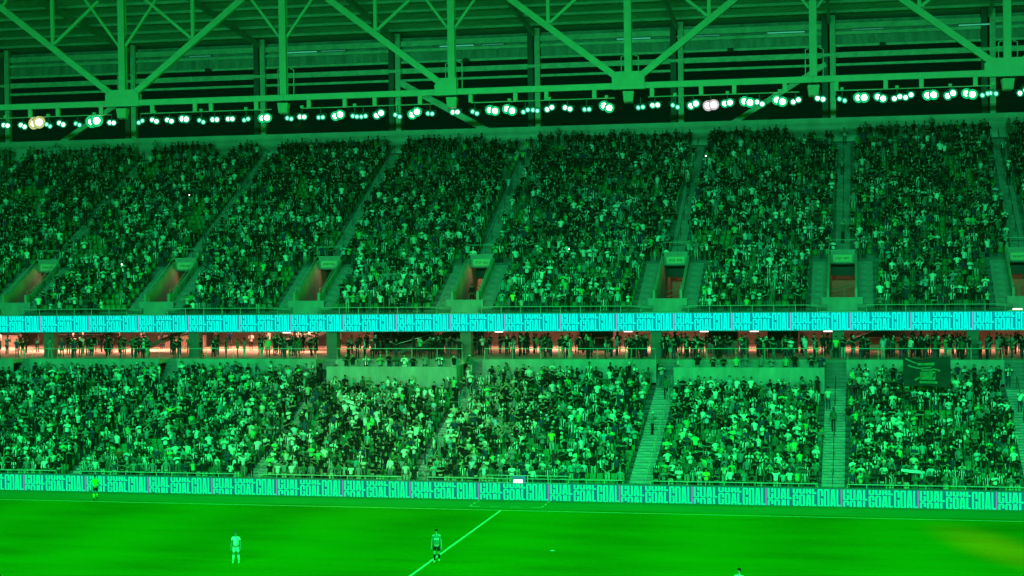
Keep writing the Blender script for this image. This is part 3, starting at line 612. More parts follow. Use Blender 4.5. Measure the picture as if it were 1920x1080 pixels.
# ------------------------------------------------------------------ people
POSES = {   # left-side elbow and wrist, right-side elbow and wrist, for a 1.75 m person facing -y
 'standing with arms down': [(-.245, .02, 1.13), (-.26, -.05, .88), (.245, .02, 1.13), (.26, -.05, .88)],
 'clapping at the chest': [(-.27, -.08, 1.15), (-.035, -.31, 1.30), (.27, -.08, 1.15), (.035, -.31, 1.30)],
 'clapping overhead': [(-.34, -.10, 1.60), (-.05, -.16, 1.87), (.34, -.10, 1.60), (.05, -.16, 1.87)],
 'raising both arms': [(-.38, -.05, 1.58), (-.47, -.10, 1.85), (.38, -.05, 1.58), (.45, -.12, 1.86)],
 'with crossed arms': [(-.26, -.06, 1.13), (.09, -.21, 1.20), (.26, -.06, 1.13), (-.09, -.19, 1.22)],
 'holding up a phone': [(-.22, -.15, 1.20), (-.05, -.33, 1.44), (.245, .02, 1.13), (.26, -.05, .88)],
 'with hands on hips': [(-.42, .06, 1.16), (-.19, -.07, 1.02), (.42, .06, 1.16), (.19, -.07, 1.02)],
 'with hands at the face': [(-.31, -.12, 1.30), (-.07, -.17, 1.56), (.31, -.12, 1.30), (.07, -.17, 1.56)],
}
PNAMES = list(POSES)
PAL = [('black', (.014, .014, .016), 42), ('white', (.78, .78, .76), 15), ('dark green', (.030, .13, .07), 10), ('striped', (.66, .66, .64), 13), ('grey', (.22, .22, .23), 9),
       ('navy', (.03, .05, .12), 5), ('teal', (.08, .36, .34), 4), ('bright green', (.10, .55, .18), 5), ('cream', (.60, .52, .40), 3), ('pale blue', (.35, .50, .62), 3), ('maroon', (.20, .03, .04), 1)]
PW_ = np.array([q[2] for q in PAL], float); PW_ /= PW_.sum()
TROUS = [('black', (.02, .02, .022)), ('dark blue', (.04, .06, .11)), ('grey', (.16, .16, .17)), ('pale', (.45, .42, .36))]
SKINS = [(.44, .29, .21), (.34, .21, .145), (.24, .14, .09), (.13, .075, .05), (.50, .35, .27)]
HAIRS = [(.015, .012, .010), (.03, .02, .015), (.09, .05, .03), (.25, .22, .20)]

# ---- low-polygon figures for the mass of the crowd
def crowd_variant(pose, sit, hair, long_sleeve, lean):
    V, T, Rg = [], [], []
    def ring_tube(rings, n, reg, cap0=False, cap1=True):
        o = len(V)
        for (cx, cy, cz, rx, ry, ax) in rings:
            for k in range(n):
                a = 2 * PI * (k + .5) / n
                if ax is None: V.append((cx + rx * math.cos(a), cy + ry * math.sin(a), cz))
                else:
                    V.append(tuple(Vector((cx, cy, cz)) + rx * math.cos(a) * ax[0] + ry * math.sin(a) * ax[1]))
        for i in range(len(rings) - 1):
            for k in range(n):
                a, b, c, d = o + i * n + k, o + i * n + (k + 1) % n, o + (i + 1) * n + (k + 1) % n, o + (i + 1) * n + k
                g = reg(i, k)
                T.extend([(a, b, c), (a, c, d)]); Rg.extend([g, g])
        if cap1:
            e = o + (len(rings) - 1) * n
            for k in range(1, n - 1): T.append((e, e + k, e + k + 1)); Rg.append(reg(len(rings) - 2, k))
    def limb(pts, rads, n, reg):
        rings = []
        for i, q in enumerate(pts):
            d = (Vector(pts[min(i + 1, len(pts) - 1)]) - Vector(pts[max(i - 1, 0)])).normalized()
            u = Vector((0, 1, 0)) if abs(d.y) < .8 else Vector((1, 0, 0))
            r = d.cross(u).normalized(); u = r.cross(d)
            rings.append((*q, rads[i], rads[i], (r, u)))
        ring_tube(rings, n, reg)
    dz = -.42 if sit else 0.0
    # torso
    tors = [(0, 0, .88, .165, .115, None), (0, 0, 1.06, .152, .105, None), (0, -.01, 1.28, .185, .125, None), (0, 0, 1.40, .185, .105, None), (0, .005, 1.47, .075, .065, None)]
    ring_tube(tors, 10, lambda i, k: 2 if k % 2 else 1)
    # head
    head = [(0, 0, 1.44, .052, .055, None), (0, -.012, 1.53, .055, .062, None), (0, -.02, 1.58, .066, .078, None), (0, -.012, 1.65, .077, .094, None), (0, -.004, 1.71, .070, .086, None), (0, 0, 1.755, .036, .046, None)]
    def hr(i, k):
        a = 2 * PI * (k + 1.0) / 8; back = math.sin(a) > .1
        if i >= 3 or (i >= 1 and back and hair != 'bald') or (hair == 'long' and i >= 1 and math.sin(a) > -.5): return 4 if hair != 'bald' else 0
        return 0
    ring_tube(head, 8, hr)
    if hair == 'long': ring_tube([(0, .075, 1.70, .085, .045, None), (0, .085, 1.50, .10, .045, None), (0, .09, 1.32, .07, .03, None)], 6, lambda i, k: 4)
    if hair == 'cap': ring_tube([(0, -.10, 1.695, .07, .10, None), (0, -.10, 1.71, .06, .08, None)], 6, lambda i, k: 4)
    # arms
    P = POSES[pose]
    for s, e, w in ((-1, P[0], P[1]), (1, P[2], P[3])):
        sh = (s * .185, 0, 1.40); mid = tuple(sh[j] * .4 + e[j] * .6 for j in range(3))
        hd = tuple(w[j] + (w[j] - e[j]) * .42 for j in range(3))
        limb([sh, mid, e, w, hd], [.062, .058, .045, .034, .030], 5, (lambda i, k: 1 if i < 3 else 0) if long_sleeve else (lambda i, k: 1 if i < 1 else 0))
    if pose == 'holding up a phone':
        limb([(-.05, -.42, 1.48), (-.05, -.43, 1.60)], [.035, .035], 4, lambda i, k: 5)
    nv = len(V)
    for i in range(nv): V[i] = (V[i][0] + lean * (V[i][2] - .9), V[i][1], V[i][2] + dz)
    # legs
    if sit:
        for s in (-1, 1): limb([(s * .10, 0, .50), (s * .12, -.42, .50), (s * .12, -.42, .08)], [.085, .065, .045], 4, lambda i, k: 3)
    else:
        for s in (-1, 1): limb([(s * .09, 0, .93), (s * .10, -.01, .50), (s * .10, .02, .03)], [.092, .062, .045], 4, lambda i, k: 3)
    return np.array(V, float), np.array(T, np.int32), np.array(Rg, np.int32)
variants = []
vr = random.Random(3)
for i in range(44):
    sit = i >= 34
    pose = vr.choices(PNAMES, [40, 32, 2, 1.5, 11, 8, 2, 4])[0]
    variants.append((crowd_variant(pose, sit, vr.choices(['short', 'long', 'cap', 'bald'], [58, 24, 13, 5])[0], vr.random() < .22, vr.uniform(-.12, .12)), sit))
STAND = [i for i, v in enumerate(variants) if not v[1]]; SIT = [i for i, v in enumerate(variants) if v[1]]

CROWDM = bpy.data.materials.new('crowd_clothes'); CROWDM.use_nodes = True
nt = CROWDM.node_tree; p = nt.nodes['Principled BSDF']; p.inputs['Roughness'].default_value = .9; p.inputs['Specular IOR Level'].default_value = .1
at = nt.nodes.new('ShaderNodeAttribute'); at.attribute_name = 'cloth'; nt.links.new(at.outputs['Color'], p.inputs['Base Color'])

def mass_mesh(name, verts, tris, cols, material):
    me = bpy.data.meshes.new(name); n, t = len(verts), len(tris)
    me.vertices.add(n); me.vertices.foreach_set('co', verts.astype(np.float32).ravel())
    me.loops.add(t * 3); me.loops.foreach_set('vertex_index', tris.astype(np.int32).ravel())
    me.polygons.add(t); me.polygons.foreach_set('loop_start', np.arange(0, t * 3, 3, dtype=np.int32))
    if cols is not None:
        a = me.attributes.new('cloth', 'FLOAT_COLOR', 'FACE')
        a.data.foreach_set('color', np.concatenate([cols, np.ones((t, 1))], 1).astype(np.float32).ravel())
    me.materials.append(material); me.update(calc_edges=True); me.validate()
    return me
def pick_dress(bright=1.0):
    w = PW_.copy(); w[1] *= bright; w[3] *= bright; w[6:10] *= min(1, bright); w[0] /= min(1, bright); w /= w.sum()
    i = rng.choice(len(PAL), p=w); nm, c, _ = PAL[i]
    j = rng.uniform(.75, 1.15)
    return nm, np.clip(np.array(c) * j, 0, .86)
def crowd_object(name, spots, label_kind='stuff'):
    """spots: list of (x, y, z, yaw, scale, variant)"""
    vs_, ts_, cs_ = [], [], []; off = 0
    by = {}
    for s in spots: by.setdefault(s[5], []).append(s)
    for vi, lst in by.items():
        (V, T, Rg), _ = variants[vi]
        A = np.array([q[:5] for q in lst]); n = len(A)
        c, s = np.cos(A[:, 3]), np.sin(A[:, 3]); sc = A[:, 4]; wd = sc * rng.uniform(.92, 1.14, n)
        X = wd[:, None] * (V[None, :, 0] * c[:, None] - V[None, :, 1] * s[:, None]) + A[:, 0:1]
        Y = wd[:, None] * (V[None, :, 0] * s[:, None] + V[None, :, 1] * c[:, None]) + A[:, 1:2]
        Z = sc[:, None] * V[None, :, 2] + A[:, 2:3]
        vs_.append(np.stack([X, Y, Z], -1).reshape(-1, 3))
        ts_.append((T[None] + (off + np.arange(n) * len(V))[:, None, None]).reshape(-1, 3)); off += n * len(V)
        pal = np.zeros((n, 6, 3))
        for k in range(n):
            nm, col = pick_dress(lst[k][6] if len(lst[k]) > 6 else 1.0)
            pal[k, 0] = np.array(SKINS[rng.integers(len(SKINS))]) * rng.uniform(.9, 1.1)
            pal[k, 1] = col; pal[k, 2] = (.02, .02, .022) if nm == 'striped' else col
            pal[k, 3] = TROUS[rng.choice(4, p=[.45, .25, .2, .1])][1]
            pal[k, 4] = HAIRS[rng.choice(4, p=[.5, .3, .14, .06])] if rng.random() < .9 else (.7, .7, .68)
            pal[k, 5] = (.02, .02, .02)
        cs_.append(pal[:, Rg].reshape(-1, 3))
    o = bpy.data.objects.new(name, mass_mesh(name, np.concatenate(vs_), np.concatenate(ts_), np.concatenate(cs_), CROWDM)); C.objects.link(o)
    return stuff(o)

# ---- figures built one by one: one continuous skinned body, with clothes and hair as children
def skin_mesh(name, verts, edges, rads, levels=1, root=0):
    me = bpy.data.meshes.new('tmp'); me.from_pydata(verts, edges, [])
    o = bpy.data.objects.new('tmp', me); C.objects.link(o)
    sk = o.modifiers.new('s', 'SKIN'); sk.use_smooth_shade = True; sk.branch_smoothing = .6
    d = me.skin_vertices[0].data
    for i, r in enumerate(rads):
        d[i].radius = r if isinstance(r, tuple) else (r, r); d[i].use_root = (i == root)
    if levels:
        sb = o.modifiers.new('b', 'SUBSURF'); sb.levels = levels; sb.render_levels = levels
    dg = bpy.context.evaluated_depsgraph_get(); dg.update()
    out = bpy.data.meshes.new_from_object(o.evaluated_get(dg)); out.name = name
    out.materials.clear()
    bpy.data.objects.remove(o); bpy.data.meshes.remove(me)
    return out
class Sk:
    def __init__(s): s.v = []; s.e = []; s.r = []
    def add(s, co, r, par=None):
        s.v.append(tuple(co)); s.r.append(r)
        if par is not None: s.e.append((par, len(s.v) - 1))
        return len(s.v) - 1
def lerp(a, b, t): return tuple(a[i] + (b[i] - a[i]) * t for i in range(3))
def figure(arms, legs, long_sleeve=False, shorts=False, hair='short', fine=False):
    """meshes of one pose: body, shirt, trousers, hair (and socks, boots for players); legs = (kneeL, ankleL, kneeR, ankleR)"""
    B = Sk()
    pel = B.add((0, 0, .94), (.145, .105)); bel = B.add((0, 0, 1.08), (.135, .10), pel); che = B.add((0, -.005, 1.27), (.155, .11), bel)
    upc = B.add((0, 0, 1.39), (.12, .085), che); nec = B.add((0, .005, 1.49), .05, upc); hb = B.add((0, -.012, 1.565), (.06, .068), nec)
    hm_ = B.add((0, -.012, 1.645), (.072, .088), hb); B.add((0, -.002, 1.715), (.058, .07), hm_)
    B.add((0, -.115, 1.63), .012, hm_)
    for s in (-1, 1): B.add((s * .088, .005, 1.64), .014, hm_)
    for s, e, w in ((-1, arms[0], arms[1]), (1, arms[2], arms[3])):
        sh = B.add((s * .165, 0, 1.405), .058, upc); el = B.add(e, .042, sh); wr = B.add(w, .029, el)
        dv = (Vector(w) - Vector(e)).normalized(); pa = Vector(w) + dv * .07
        side = dv.cross(Vector((0, 1, 0.2))).normalized()
        pl = B.add(pa, (.038, .022), wr)
        inn = Vector((-s, -.3, 0)); inn = (inn - dv * inn.dot(dv)).normalized()
        for q, ln in ((-1.5, .075), (-.5, .09), (.5, .085), (1.5, .065)):
            k1 = pa + dv * (.035 + ln * .45) + side * q * .021
            f1 = B.add(k1, .0095, pl); B.add(k1 + dv * ln * .5 + inn * .018, .008, f1)
        B.add(Vector(w) + dv * .06 + side * (.055 if s < 0 else -.055) + inn * .02, .011, pl)
    for s, k, a in ((-1, legs[0], legs[1]), (1, legs[2], legs[3])):
        hp = B.add((s * .088, 0, .86), .085, pel); kn = B.add(k, .056, hp); cf = B.add(lerp(k, a, .35), .052, kn); an = B.add(a, .036, cf)
        B.add((a[0] * 1.05, a[1] - .17, a[2] - .045), (.042, .028), an)
    body = skin_mesh('body', B.v, B.e, B.r, 1)
    T = Sk(); pel = T.add((0, 0, .90), (.162, .122)); bel = T.add((0, 0, 1.08), (.158, .12), pel); che = T.add((0, -.005, 1.27), (.178, .13), bel); upc = T.add((0, 0, 1.39), (.14, .10), che); T.add((0, .004, 1.455), (.075, .068), upc)
    for s, e, w in ((-1, arms[0], arms[1]), (1, arms[2], arms[3])):
        sh = T.add((s * .168, 0, 1.40), .073, upc)
        if long_sleeve: T.add(lerp(e, w, .9), .042, T.add(e, .055, sh))
        else: T.add(lerp((s * .165, 0, 1.4), e, .62), .062, sh)
    shirt = skin_mesh('shirt', T.v, T.e, T.r, 1)
    Q = Sk(); pel = Q.add((0, 0, .95), (.155, .115))
    for s, k, a in ((-1, legs[0], legs[1]), (1, legs[2], legs[3])):
        hp = Q.add((s * .09, 0, .84), .10, pel)
        if shorts: Q.add(lerp((s * .09, 0, .84), k, .75), .088, hp)
        else: Q.add(lerp(k, a, .95), .052, Q.add(k, .072, hp))
    trous = skin_mesh('trousers', Q.v, Q.e, Q.r, 1)
    H = MB(); n = 12; rows = [(1.60, 1.0), (1.66, 1.04), (1.71, .93), (1.748, .62), (1.765, .2)]
    pts, fs = [], []
    for z, f in rows:
        for k in range(n):
            a = 2 * PI * k / n; fr = max(0, -math.sin(a)); zz = z + (0.07 * fr if z < 1.70 else 0)
            pts.append((.083 * f * math.cos(a), .004 + .10 * f * math.sin(a), min(zz, 1.765)))
    for i in range(len(rows) - 1):
        for k in range(n): fs.append((i * n + k, i * n + (k + 1) % n, (i + 1) * n + (k + 1) % n, (i + 1) * n + k))
    fs.append(tuple(range((len(rows) - 1) * n, len(rows) * n)))
    H.poly(pts, fs)
    if hair == 'long':
        H.tube([(0, .07, 1.70), (0, .085, 1.52), (0, .085, 1.33)], [.075, .085, .045], 8)
    if hair == 'cap':
        H.poly([(-.07, -.06, 1.70), (.07, -.06, 1.70), (.055, -.19, 1.685), (-.055, -.19, 1.685), (-.07, -.06, 1.712), (.07, -.06, 1.712), (.055, -.19, 1.695), (-.055, -.19, 1.695)],
               [(0, 3, 2, 1), (4, 5, 6, 7), (0, 1, 5, 4), (1, 2, 6, 5), (2, 3, 7, 6), (3, 0, 4, 7)])
    hair_m = H.mesh('hair', CLOTH, True)
    body.materials.append(CLOTH); trous.materials.append(CLOTH)
    return dict(body=body, shirt=shirt, trousers=trous, hair=hair_m)
STRAIGHT = [(-.10, -.012, .48), (-.105, .02, .075), (.10, -.012, .48), (.105, .02, .075)]
SPREAD = [(-.13, -.02, .48), (-.17, .02, .075), (.12, -.02, .48), (.15, .0, .075)]
WALK = [(-.10, -.14, .50), (-.11, -.02, .10), (.10, .04, .47), (.11, .24, .14)]
fig_cache = {}
def fig(pose, legs='straight', ls=False, shorts=False, hair='short'):
    key = (pose, legs, ls, shorts, hair)
    if key not in fig_cache:
        fig_cache[key] = figure(POSES[pose], {'straight': STRAIGHT, 'spread': SPREAD, 'walk': WALK}[legs], ls, shorts, hair)
    return fig_cache[key]
shirt_cache = {}
def person(label, loc, rz, pose, shirt, scol, tcol, skin, hcol, hair='short', legs='straight', ls=False, shorts=False, scale=1.0, group=None, sit=False):
    f = fig(pose, legs, ls, shorts, hair)
    o = bpy.data.objects.new('person', f['body']); C.objects.link(o); o.location = loc; o.rotation_euler.z = rz; o.scale = (scale,) * 3
    o.color = (*skin, 1); tag(o, label, 'person', group)
    key = (f['shirt'].name, shirt == 'striped')
    if key not in shirt_cache:
        me = f['shirt'].copy(); me.materials.append(STRIPED if shirt == 'striped' else CLOTH); me.name = 'shirt'; shirt_cache[key] = me
    for nm, me, col in (('shirt', shirt_cache[key], scol), ('trousers', f['trousers'], tcol), ('hair', f['hair'], hcol)):
        c = link(nm, me, o); c.color = (*col, 1)
    return o

# ---- who sits where
def x_lo(y): return -39.5 - (y - 6) * .56 - 9.0
def x_hi(y): return 33.4 + (y - 6) * .097 + 6.5
def vnoise(x, y, s): return .5 + .5 * math.sin(x * .31 + s) * math.cos(y * .43 + s * 2 + x * .11) 
occupied, empty = [], []            # (tier, row, x, y, z)
for k in range(LN):
    y, z = LY0 + LT * k, LZ0 + LR * k
    x = x_lo(y)
    while x < x_hi(y):
        x += .50
        if min(abs(x - a) for a in LOW_AISLES) < (1.02 if x > 0 else .70): continue
        if k >= LN - 2 and any(LOW_AISLES[i] < x < LOW_AISLES[i + 1] for i in (2, 4)): continue
        p_ = .84 - .30 * (vnoise(x, y, 1.3) > .86) - (.25 if k == 0 and 9.5 > x > 4 else 0)
        (occupied if rng.random() < p_ else empty).append(('lower', k, x, y, z))
for k in range(UN):
    y, z = UY0 + UT * k, UZ0 + UR * k
    x = x_lo(y)
    while x < x_hi(y):
        x += .50
        d = min(abs(x - a) for a in UP_AISLES)
        if d < (PW + PWALL + FL + .28 if k < kp else .78): continue
        p_ = .83 - .42 * (vnoise(x, y, 4.1) > .80) - .10 * (x < -36) 
        (occupied if rng.random() < p_ else empty).append(('upper', k, x, y, z))
for i, pz in ((0, .9), (1, .85), (3, .5), (5, .85)):
    x = max(LOW_AISLES[i] + .9, x_lo(22))
    while x < min(LOW_AISLES[i + 1] - .9, x_hi(22)):
        x += rng.uniform(.42, .8)
        if rng.random() < pz: occupied.append(('lower', LN, x, LY0 + LT * LN - .28, LZ0 + LR * LN))
x = x_lo(56)
while x < x_hi(56):
    x += rng.uniform(.45, .75)
    if min(abs(x - a) for a in UP_AISLES) > .9 and vnoise(x, 50, 2.2) > .16: occupied.append(('upper', UN, x, UY0 + UT * UN - .2, UZ0 + UR * UN))
solo = [s for s in occupied if s[0] == 'lower' and s[1] <= 1 and -41 < s[2] < 34.2]
rest = [s for s in occupied if not (s[0] == 'lower' and s[1] <= 1 and -41 < s[2] < 34.2)]
BANNER = lambda x, y: 25.9 < x < 29.6 and 15.2 < y < 16.9
lower_spots, upper_spots = [], []
for (t, k, x, y, z) in rest:
    if t == 'lower' and BANNER(x, y): continue
    sit = rng.random() < (.16 if t == 'lower' else .24) and k != (LN if t == 'lower' else UN)
    vi = int(rng.choice(SIT if sit else STAND))
    yy = y + (.50 if sit else .40) + rng.uniform(-.07, .07)
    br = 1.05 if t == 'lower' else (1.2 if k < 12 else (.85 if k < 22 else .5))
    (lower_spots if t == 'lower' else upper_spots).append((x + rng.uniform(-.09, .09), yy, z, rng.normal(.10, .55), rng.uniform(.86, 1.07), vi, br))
for ai, xa in enumerate(LOW_AISLES[:7]):           # people on their way up and down the stairs
    for k in range(LN):
        if rng.random() < (.55 if xa < -10 else (.38 if xa < 0 else .07)):
            lower_spots.append((xa + rng.uniform(-.45, .45), LY0 + LT * k + .2, LZ0 + LR * k + .02, rng.uniform(-1.2, 1.2), rng.uniform(.9, 1.05), int(rng.choice(STAND)), 1.0))
for xa in UP_AISLES[1:8]:
    for k in range(kp, UN):
        if rng.random() < .10: upper_spots.append((xa + rng.uniform(-.4, .4), UY0 + UT * k + .2, UZ0 + UR * k + .02, rng.uniform(-1.2, 1.2), rng.uniform(.9, 1.05), int(rng.choice(STAND)), .8))
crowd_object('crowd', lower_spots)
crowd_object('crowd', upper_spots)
# platforms and the deeper concourse
spots = []
for a, b in ((LOW_AISLES[2] + 1.2, LOW_AISLES[3] - 1.2), (LOW_AISLES[4] + 1.2, LOW_AISLES[5] - 1.2)):
    x = a
    while x < b:
        x += rng.uniform(.5, 1.3); spots.append((x, 21.3 + rng.uniform(0, .9), 7.16, rng.uniform(-.4, .4), rng.uniform(.9, 1.05), int(rng.choice(STAND)), 1.2))
for _ in range(460):
    x = rng.uniform(-62, 37); y = rng.uniform(24.0, 33) if x > -12 else rng.uniform(24, 38)
    if x < -12 and rng.random() < .35: continue
    if min(abs(x - c) for c in (-46.4, -32.8, -20.4, -8.8, 7.0, 21.4, 31.6)) < .9 and abs(y - 27) < .9: continue
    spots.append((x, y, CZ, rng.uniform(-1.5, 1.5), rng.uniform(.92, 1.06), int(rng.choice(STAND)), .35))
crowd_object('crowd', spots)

# individuals of the two front rows
def block_name(x):
    i = sum(1 for a in LOW_AISLES[1:] if a < x)
    return i
ORDB = ['far left', 'first', 'second', 'third', 'fourth', 'fifth', 'sixth']
cnt = {}
pr = random.Random(21)
for (t, k, x, y, z) in sorted(solo, key=lambda s: (s[1], s[2])):
    b = sum(1 for a in LOW_AISLES[1:] if a < x)
    cnt[(k, b)] = cnt.get((k, b), 0) + 1
    nm, col = pick_dress(1.3)
    pose = pr.choices(PNAMES, [34, 28, 3, 2, 11, 7, 4, 5])[0]
    hair = pr.choice(['short', 'short', 'long', 'cap']); ls = pr.random() < .2
    ts = pr.choice(TROUS)
    row = 'front row' if k == 0 else 'second row'
    short = {'standing with arms down': 'standing', 'clapping at the chest': 'clapping', 'clapping overhead': 'clapping overhead', 'raising both arms': 'arms up', 'with crossed arms': 'arms crossed',
             'holding up a phone': 'holding phone', 'with hands on hips': 'hands on hips', 'with hands at the face': 'hands at face'}[pose]
    lab = f'person in {nm} top, {short}, {ordinal(cnt[(k, b)])} from left, {row}, {ORDB[b]} block'
    person(lab, (x + rng.uniform(-.08, .08), y + .42, z), pr.uniform(-.4, .5), pose, nm, tuple(col), ts[1], pr.choice(SKINS), pr.choice(HAIRS), hair, 'straight', ls, False, pr.uniform(.92, 1.05), 'spectators in the front rows')

# individuals in the lit concourse
cx_ = sorted([-47.6, -45.2, -43.9, -42.6, -41.7, -40.2, -38.6, -36.4, -33.9, -31.6, -30.2, -28.9, -27.4, -26.1, -25.3, -23.6, -22.7, -18.3, -16.9, -10.3, -6.4, -4.2, -1.9, 0.3, 3.1, 5.2, 8.4, 9.6, 12.2, 14.3, 17.4, 19.8, 23.1, 25.2, 28.7, 30.4, 33.2, 34.4])
for n_, x in enumerate(cx_):
    c_ = pr.choices([PAL[0], PAL[2], PAL[4], PAL[5], PAL[3], PAL[7]], [45, 16, 10, 10, 10, 4])[0]
    pose = pr.choices(PNAMES, [50, 10, 0, 0, 14, 8, 12, 3])[0]
    person(f'person in {c_[0]} top standing on the concourse under the fascia, {ordinal(n_ + 1)} from the left', (x, 23.7 + pr.uniform(0, 1.6), CZ), pr.uniform(-2.2, 2.2), pose, c_[0], c_[1], pr.choice(TROUS)[1],
           pr.choice(SKINS), pr.choice(HAIRS), pr.choice(['short', 'short', 'long', 'cap']), pr.choice(['straight', 'spread']), pr.random() < .3, pr.random() < .3, pr.uniform(.94, 1.04), 'people on the concourse')
# single people the eye picks out
BK = (.018, .018, .02); WT = (.8, .8, .78)
person('steward in black standing left inside the fourth upper portal passage', (UP_AISLES[4] - .55, 33.2, 12.45), .3, 'standing with arms down', 'black', BK, BK, SKINS[1], HAIRS[0], 'cap', 'spread', True, scale=1.04)
person('steward in black standing right inside the fourth upper portal passage', (UP_AISLES[4] + .45, 33.8, 12.45), -.4, 'with crossed arms', 'black', BK, BK, SKINS[2], HAIRS[0], 'short', 'straight', True, scale=1.0)
person('person in bright green shirt and dark trousers at the head of the fifth lower stairway', (21.25, 24.75, CZ), 0, 'standing with arms down', 'bright green', (.22, .70, .16), BK, SKINS[1], HAIRS[0], 'short', 'spread', scale=1.04)
person('person all in white standing on the left viewing platform', (-12.43, 20.9, 7.16), .1, 'clapping at the chest', 'white', WT, WT, SKINS[0], HAIRS[1], 'short', 'straight', True, scale=1.02)
person('steward in luminous yellow-green vest by the cyan fascia board', (-4.93, 27.35, 12.0), .2, 'standing with arms down', 'yellow', (.62, .85, .08), BK, SKINS[1], HAIRS[0], 'cap', 'straight', scale=1.0)
person('person in yellow and green shirt in the middle of the second lower block', (-29.38, LY0 + LT * 10 + .4, LZ0 + LR * 10), .2, 'raising both arms', 'yellow', (.75, .62, .05), BK, SKINS[0], HAIRS[0], 'short', 'straight', scale=1.12)
person('person in yellow shirt in the middle of the third lower block', (1.41, LY0 + LT * 6 + .4, LZ0 + LR * 6), .1, 'standing with arms down', 'yellow', (.65, .60, .10), TROUS[3][1], SKINS[1], HAIRS[0], 'short', 'straight', scale=1.1)
person('person in turquoise shirt right of the yellow shirt in the lower tier', (5.19, LY0 + LT * 6 + .4, LZ0 + LR * 6), -.1, 'standing with arms down', 'turquoise', (.06, .42, .52), BK, SKINS[0], HAIRS[1], 'short', 'straight', scale=1.1)
person('person in pale top standing on the upper part of the fifth lower stairway', (20.75, LY0 + LT * 15 + .2, LZ0 + LR * 15 + .02), .2, 'standing with arms down', 'white', (.55, .6, .5), TROUS[1][1], SKINS[1], HAIRS[0], 'cap', 'straight', scale=1.0)
person('person in orange-red top in the lower left of the second block', (-30.48, LY0 + LT * 2 + .4, LZ0 + LR * 2), .2, 'with hands on hips', 'orange', (.60, .09, .04), BK, SKINS[0], HAIRS[1], 'short', 'straight', scale=1.02)
person('person in luminous yellow vest at the guard rail right of the wide stairway', (12.93, 5.3, LZ0), .1, 'with crossed arms', 'yellow', (.62, .85, .08), BK, SKINS[1], HAIRS[0], 'short', 'straight', scale=1.0)

# footballers and the assistant referee
def player(label, loc, rz, pose, legs, shirt, scol, shorts_col, sock_col, boot_col, skin, hcol, hair='short', scale=1.0, shoulder=None):
    o = person(label, loc, rz, pose, shirt, scol, shorts_col, skin, hcol, hair, legs, False, True, scale)
    for c in o.children:
        if c.name.split('.')[0] == 'trousers': c.name = 'shorts'
    L = {'straight': STRAIGHT, 'spread': SPREAD, 'walk': WALK}[legs]
    for kn, an in ((L[0], L[1]), (L[2], L[3])):
        a = lerp(kn, an, .12)
        s_ = MB().tube([a, lerp(kn, an, .4), lerp(kn, an, .97)], [.060, .060, .044], 10).build('sock', CLOTH, o, True); s_.color = (*sock_col, 1)
        b_ = MB().tube([(an[0], an[1] + .045, an[2] - .035), (an[0] * 1.02, an[1] - .06, an[2] - .03), (an[0] * 1.05, an[1] - .17, an[2] - .045), (an[0] * 1.06, an[1] - .22, an[2] - .055)], [.042, .048, .040, .018], 8).build('boot', CLOTH, o, True); b_.color = (*boot_col, 1)
    for s_ in (-1, 1):
        e_ = MB().tube([(s_ * .028, -.098, 1.648), (s_ * .028, -.106, 1.648)], [.012, .006], 6).build('eye', EYEM, o)
    if shoulder:
        for s_ in (-1, 1):
            q = MB().bar((s_ * .08, -.01, 1.472), (s_ * .215, .0, 1.425), .10, .02).build('shoulder_stripe', CLOTH, o); q.color = (*shoulder, 1)
    return o
pa = player('footballer in all white kit walking on the pitch left of the halfway line', (-10.54, -19.66, 0), .25, 'standing with arms down', 'spread', 'white', (.78, .78, .76), (.76, .76, .74), (.70, .72, .70), (.6, .6, .5), SKINS[1], (.14, .10, .07), scale=1.0)
q = MB().box(-.03, .03, -.006, .006, -.035, .035).build('crest', BLACKM, pa); q.location = (.08, -.142, 1.33)
pb = player('footballer in dark green shirt and black shorts walking on the halfway line', (.40, -17.89, 0), .15, 'standing with arms down', 'walk', 'green', (.06, .22, .13), BK, BK, (.75, .7, .45), SKINS[0], HAIRS[0], scale=1.03, shoulder=(.8, .8, .78))
q = MB().box(-.12, -.07, -.006, .0, -.04, .04).box(-.05, .0, -.006, .0, -.04, .04).box(.02, .07, -.006, .0, -.04, .04).box(.09, .13, -.006, .0, -.04, .04).build('shirt_print', LINEM, pb); q.location = (0, -.145, 1.26)
pc = player('footballer with dark hair at the bottom edge, only the head showing', (17.45, -26.35, 0), -.6, 'with hands on hips', 'spread', 'white', (.75, .75, .73), (.7, .7, .68), WT, WT, SKINS[0], HAIRS[0], scale=1.03)
ar = player('assistant referee in lime shirt and black shorts on the touchline', (-29.2, .78, 0), .5, 'standing with arms down', 'walk', 'lime', (.10, .80, .02), BK, (.75, .80, .05), BK, SKINS[1], HAIRS[0], scale=1.0)

# ---- seats
back_m = MB().box(-.215, .215, .0, .045, .30, .80).mesh('backrest', SEATM); pan_m = MB().box(-.205, .205, -.10, -.035, .36, .74).mesh('seat', SEATM)
empty.sort(key=lambda s: (s[0] != 'lower', s[1]))
vis = [s for s in empty if x_lo(s[3]) + 9.2 < s[2] < x_hi(s[3]) - 6.6]
single = vis[:285]; single_set = set(single)
scnt = {}
for (t, k, x, y, z) in sorted(single, key=lambda s: (s[0], s[1], s[2])):
    al = LOW_AISLES if t == 'lower' else UP_AISLES
    b = sum(1 for a in al[1:] if a < x); scnt[(t, k, b)] = scnt.get((t, k, b), 0) + 1
    st = thing('seat_unit', f'empty green seat, {ordinal(scnt[(t, k, b)])} empty from left, {ordinal(k + 1)} row, {ORDB[b]} {t} block', 'seat', (x, y + .66, z), 'empty green seats')
    link('backrest', back_m, st); link('seat', pan_m, st)
